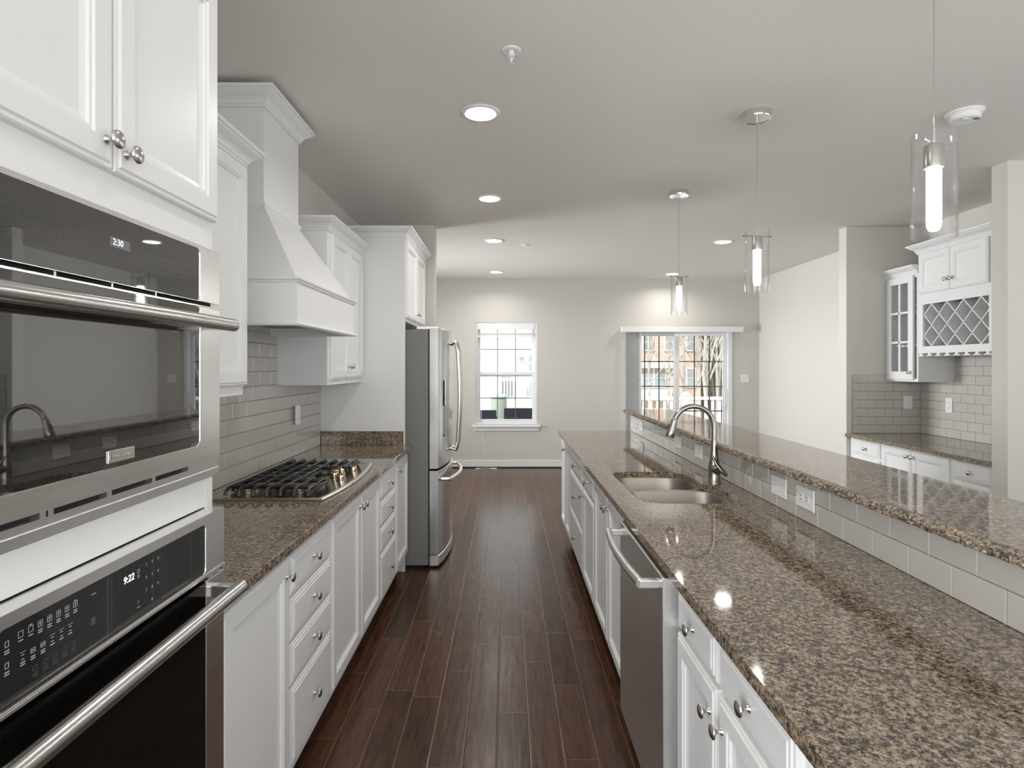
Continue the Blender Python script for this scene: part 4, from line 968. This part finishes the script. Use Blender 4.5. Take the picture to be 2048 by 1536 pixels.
# white neighbouring house
hw = mat('white_siding', (.86, .87, .88), .7, vary=.02, bscale=1)
bluegl = mat('blue_grey_window', (.36, .42, .46), .2, vary=.1); greyg = mat('grey_shadow_panel', (.40, .39, .38), .6, vary=.1)
HY = 20
t = thing('white_house', 'white sided house with a porch seen through the small window', 'house', (0, HY, -1.2))
obj('wall', MB().box(-6, 1.9, HY, HY+6, -1.2, 7), hw, t)
def hrect(name, par, m, px0, px1, py0, py1, d=.03, Yw=HY):
    a, b_ = at(px0, py1, Yw), at(px1, py0, Yw); return obj(name, MB().box(a.x, b_.x, Yw-d, Yw-.001, a.z, b_.z), m, par)
wf = hrect('window_frame', t, ext_white, 1055, 1068, 708, 745, .03); hrect('window_pane', wf, bluegl, 1057, 1065.5, 710, 724.5, .04); hrect('window_pane', wf, bluegl, 1057, 1065.5, 727, 741, .04)
po = hrect('porch_opening', t, greyg, 1002, 1025, 761, 792, .02)
b = MB()
for k in range(5):
    a = at(1001.2+k*6.1, 0, HY).x; b.box(a, a+.045, HY-.09, HY-.03, at(0, 793, HY).z, at(0, 760, HY).z)
obj('porch_railing', b, ext_white, po)
hrect('porch_opening', t, greyg, 1002, 1022, 752, 756.5, .02); hrect('porch_opening', t, greyg, 1053, 1057, 775, 791, .02); hrect('porch_opening', t, greyg, 1059, 1063, 762, 791, .02)
ln = MB(); a = at(1041, 714, HY); ln.lathe([(.10, -.08), (.11, -.02), (.03, .10), (.012, .14), (0, .14)], (a.x, HY-.14, a.z), 'z', 12); ln.box(a.x-.01, a.x+.01, HY-.14, HY-.001, a.z+.10, a.z+.12)
obj('porch_lantern', ln, greyg, t)
# brick townhouse
bk = brick_mat('pink_red_brick', (.62, .40, .33), (.70, .48, .40), (.74, .70, .65))
BY = 24
t = thing('brick_townhouse', 'red brick townhouse with white windows seen through the sliding door', 'house', (5, BY, -1.2))
bx1 = at(1402, 0, BY).x
obj('wall', MB().box(2.2, bx1, BY, BY+8, -1.2, 10), bk, t)
for (a0, a1, b0, b1) in ((1285, 1305, 668, 699), (1329, 1345, 668, 699), (1373, 1389, 668, 699), (1283, 1305, 737, 773), (1308, 1330, 737, 773), (1373, 1389, 738, 772)):
    wf = hrect('window', t, ext_white, a0-1.5, a1+1.5, b0-2, b1+3, .08, BY); m_ = (b0+b1)/2
    hrect('window_pane', wf, greyg, a0+.6, a1-.6, b0, m_-1, .1, BY); hrect('window_pane', wf, bluegl, a0+.6, a1-.6, m_+1, b1, .1, BY)
hrect('white_bay', t, hw, 1270, 1345, 725, 736, .3, BY); hrect('white_bay', t, hw, 1270, 1340, 778, 800, .3, BY)
# bare trees
bark = mat('pale_grey_bark', (.46, .43, .39), .9, vary=.25, bscale=6)
def tree(x, y, hgt, seed, label):
    rnd = random.Random(seed); q = MB()
    def br(p, d, L, r, lvl):
        p1 = p+d*L*.5+Vector((rnd.uniform(-1, 1), rnd.uniform(-1, 1), 0))*L*.06; p2 = p1+d*L*.5
        q.tube([p, p1, p2], [r, r*.8, r*.6], 5 if lvl else 8, False)
        if lvl >= 4: return
        for _ in range(4 if lvl < 3 else 3):
            s_ = rnd.uniform(.35, 1); st_ = p.lerp(p2, s_)
            a = rnd.uniform(0, 2*PI); tlt = rnd.uniform(.35, .95)
            nd = (d+Vector((math.cos(a), math.sin(a), rnd.uniform(-.1, .5)))*tlt).normalized()
            br(st_, nd, L*rnd.uniform(.5, .72), r*.48, lvl+1)
    br(Vector((x, y, -1.2)), Vector((rnd.uniform(-.06, .06), 0, 1)).normalized(), hgt*.55, hgt*.0065, 0)
    o = obj('bare_tree', q, bark, None, loc=(x, y, -1.2)); tag(o, label, 'tree', 'bare winter trees outside')
for i, (px, Y_, hh) in enumerate(((1300, 19, 8), (1335, 21, 9), (1368, 20, 9), (1400, 19, 9), (1420, 17.5, 9), (1436, 19, 8.5), (1450, 21, 9), (1412, 23, 10), (1430, 25, 10), (1445, 27, 10), (1466, 24, 10))):
    tree(at(px, 0, Y_).x, Y_, hh, 11+i, 'bare leafless tree beyond the deck railing, %s' % ('in front of the brick townhouse' if px < 1401 else 'in the grey thicket right of the brick townhouse'))
wd = mat('wooded_bank_twigs', (.36, .33, .28), .95, bump=.8, bscale=3, vary=.45)
q = MB(); rnd = random.Random(5)
for i in range(1500):
    x = rnd.uniform(9.5, 16); y = rnd.uniform(29, 33); z = -1.2; d_ = Vector((rnd.uniform(-.35, .35), 0, 1)).normalized(); L_ = rnd.uniform(2, 9)
    q.tube([(x, y, z), Vector((x, y, z))+d_*L_], [rnd.uniform(.02, .06), .008], 4, False)
o = obj('thicket', q, bark, None, loc=(12, 31, -1.2)); tag(o, 'dense grey tangle of bare saplings at the far right beyond the sliding door', 'thicket', kind='stuff')
for o in bpy.data.objects:
    if '_w' in o: del o['_w']
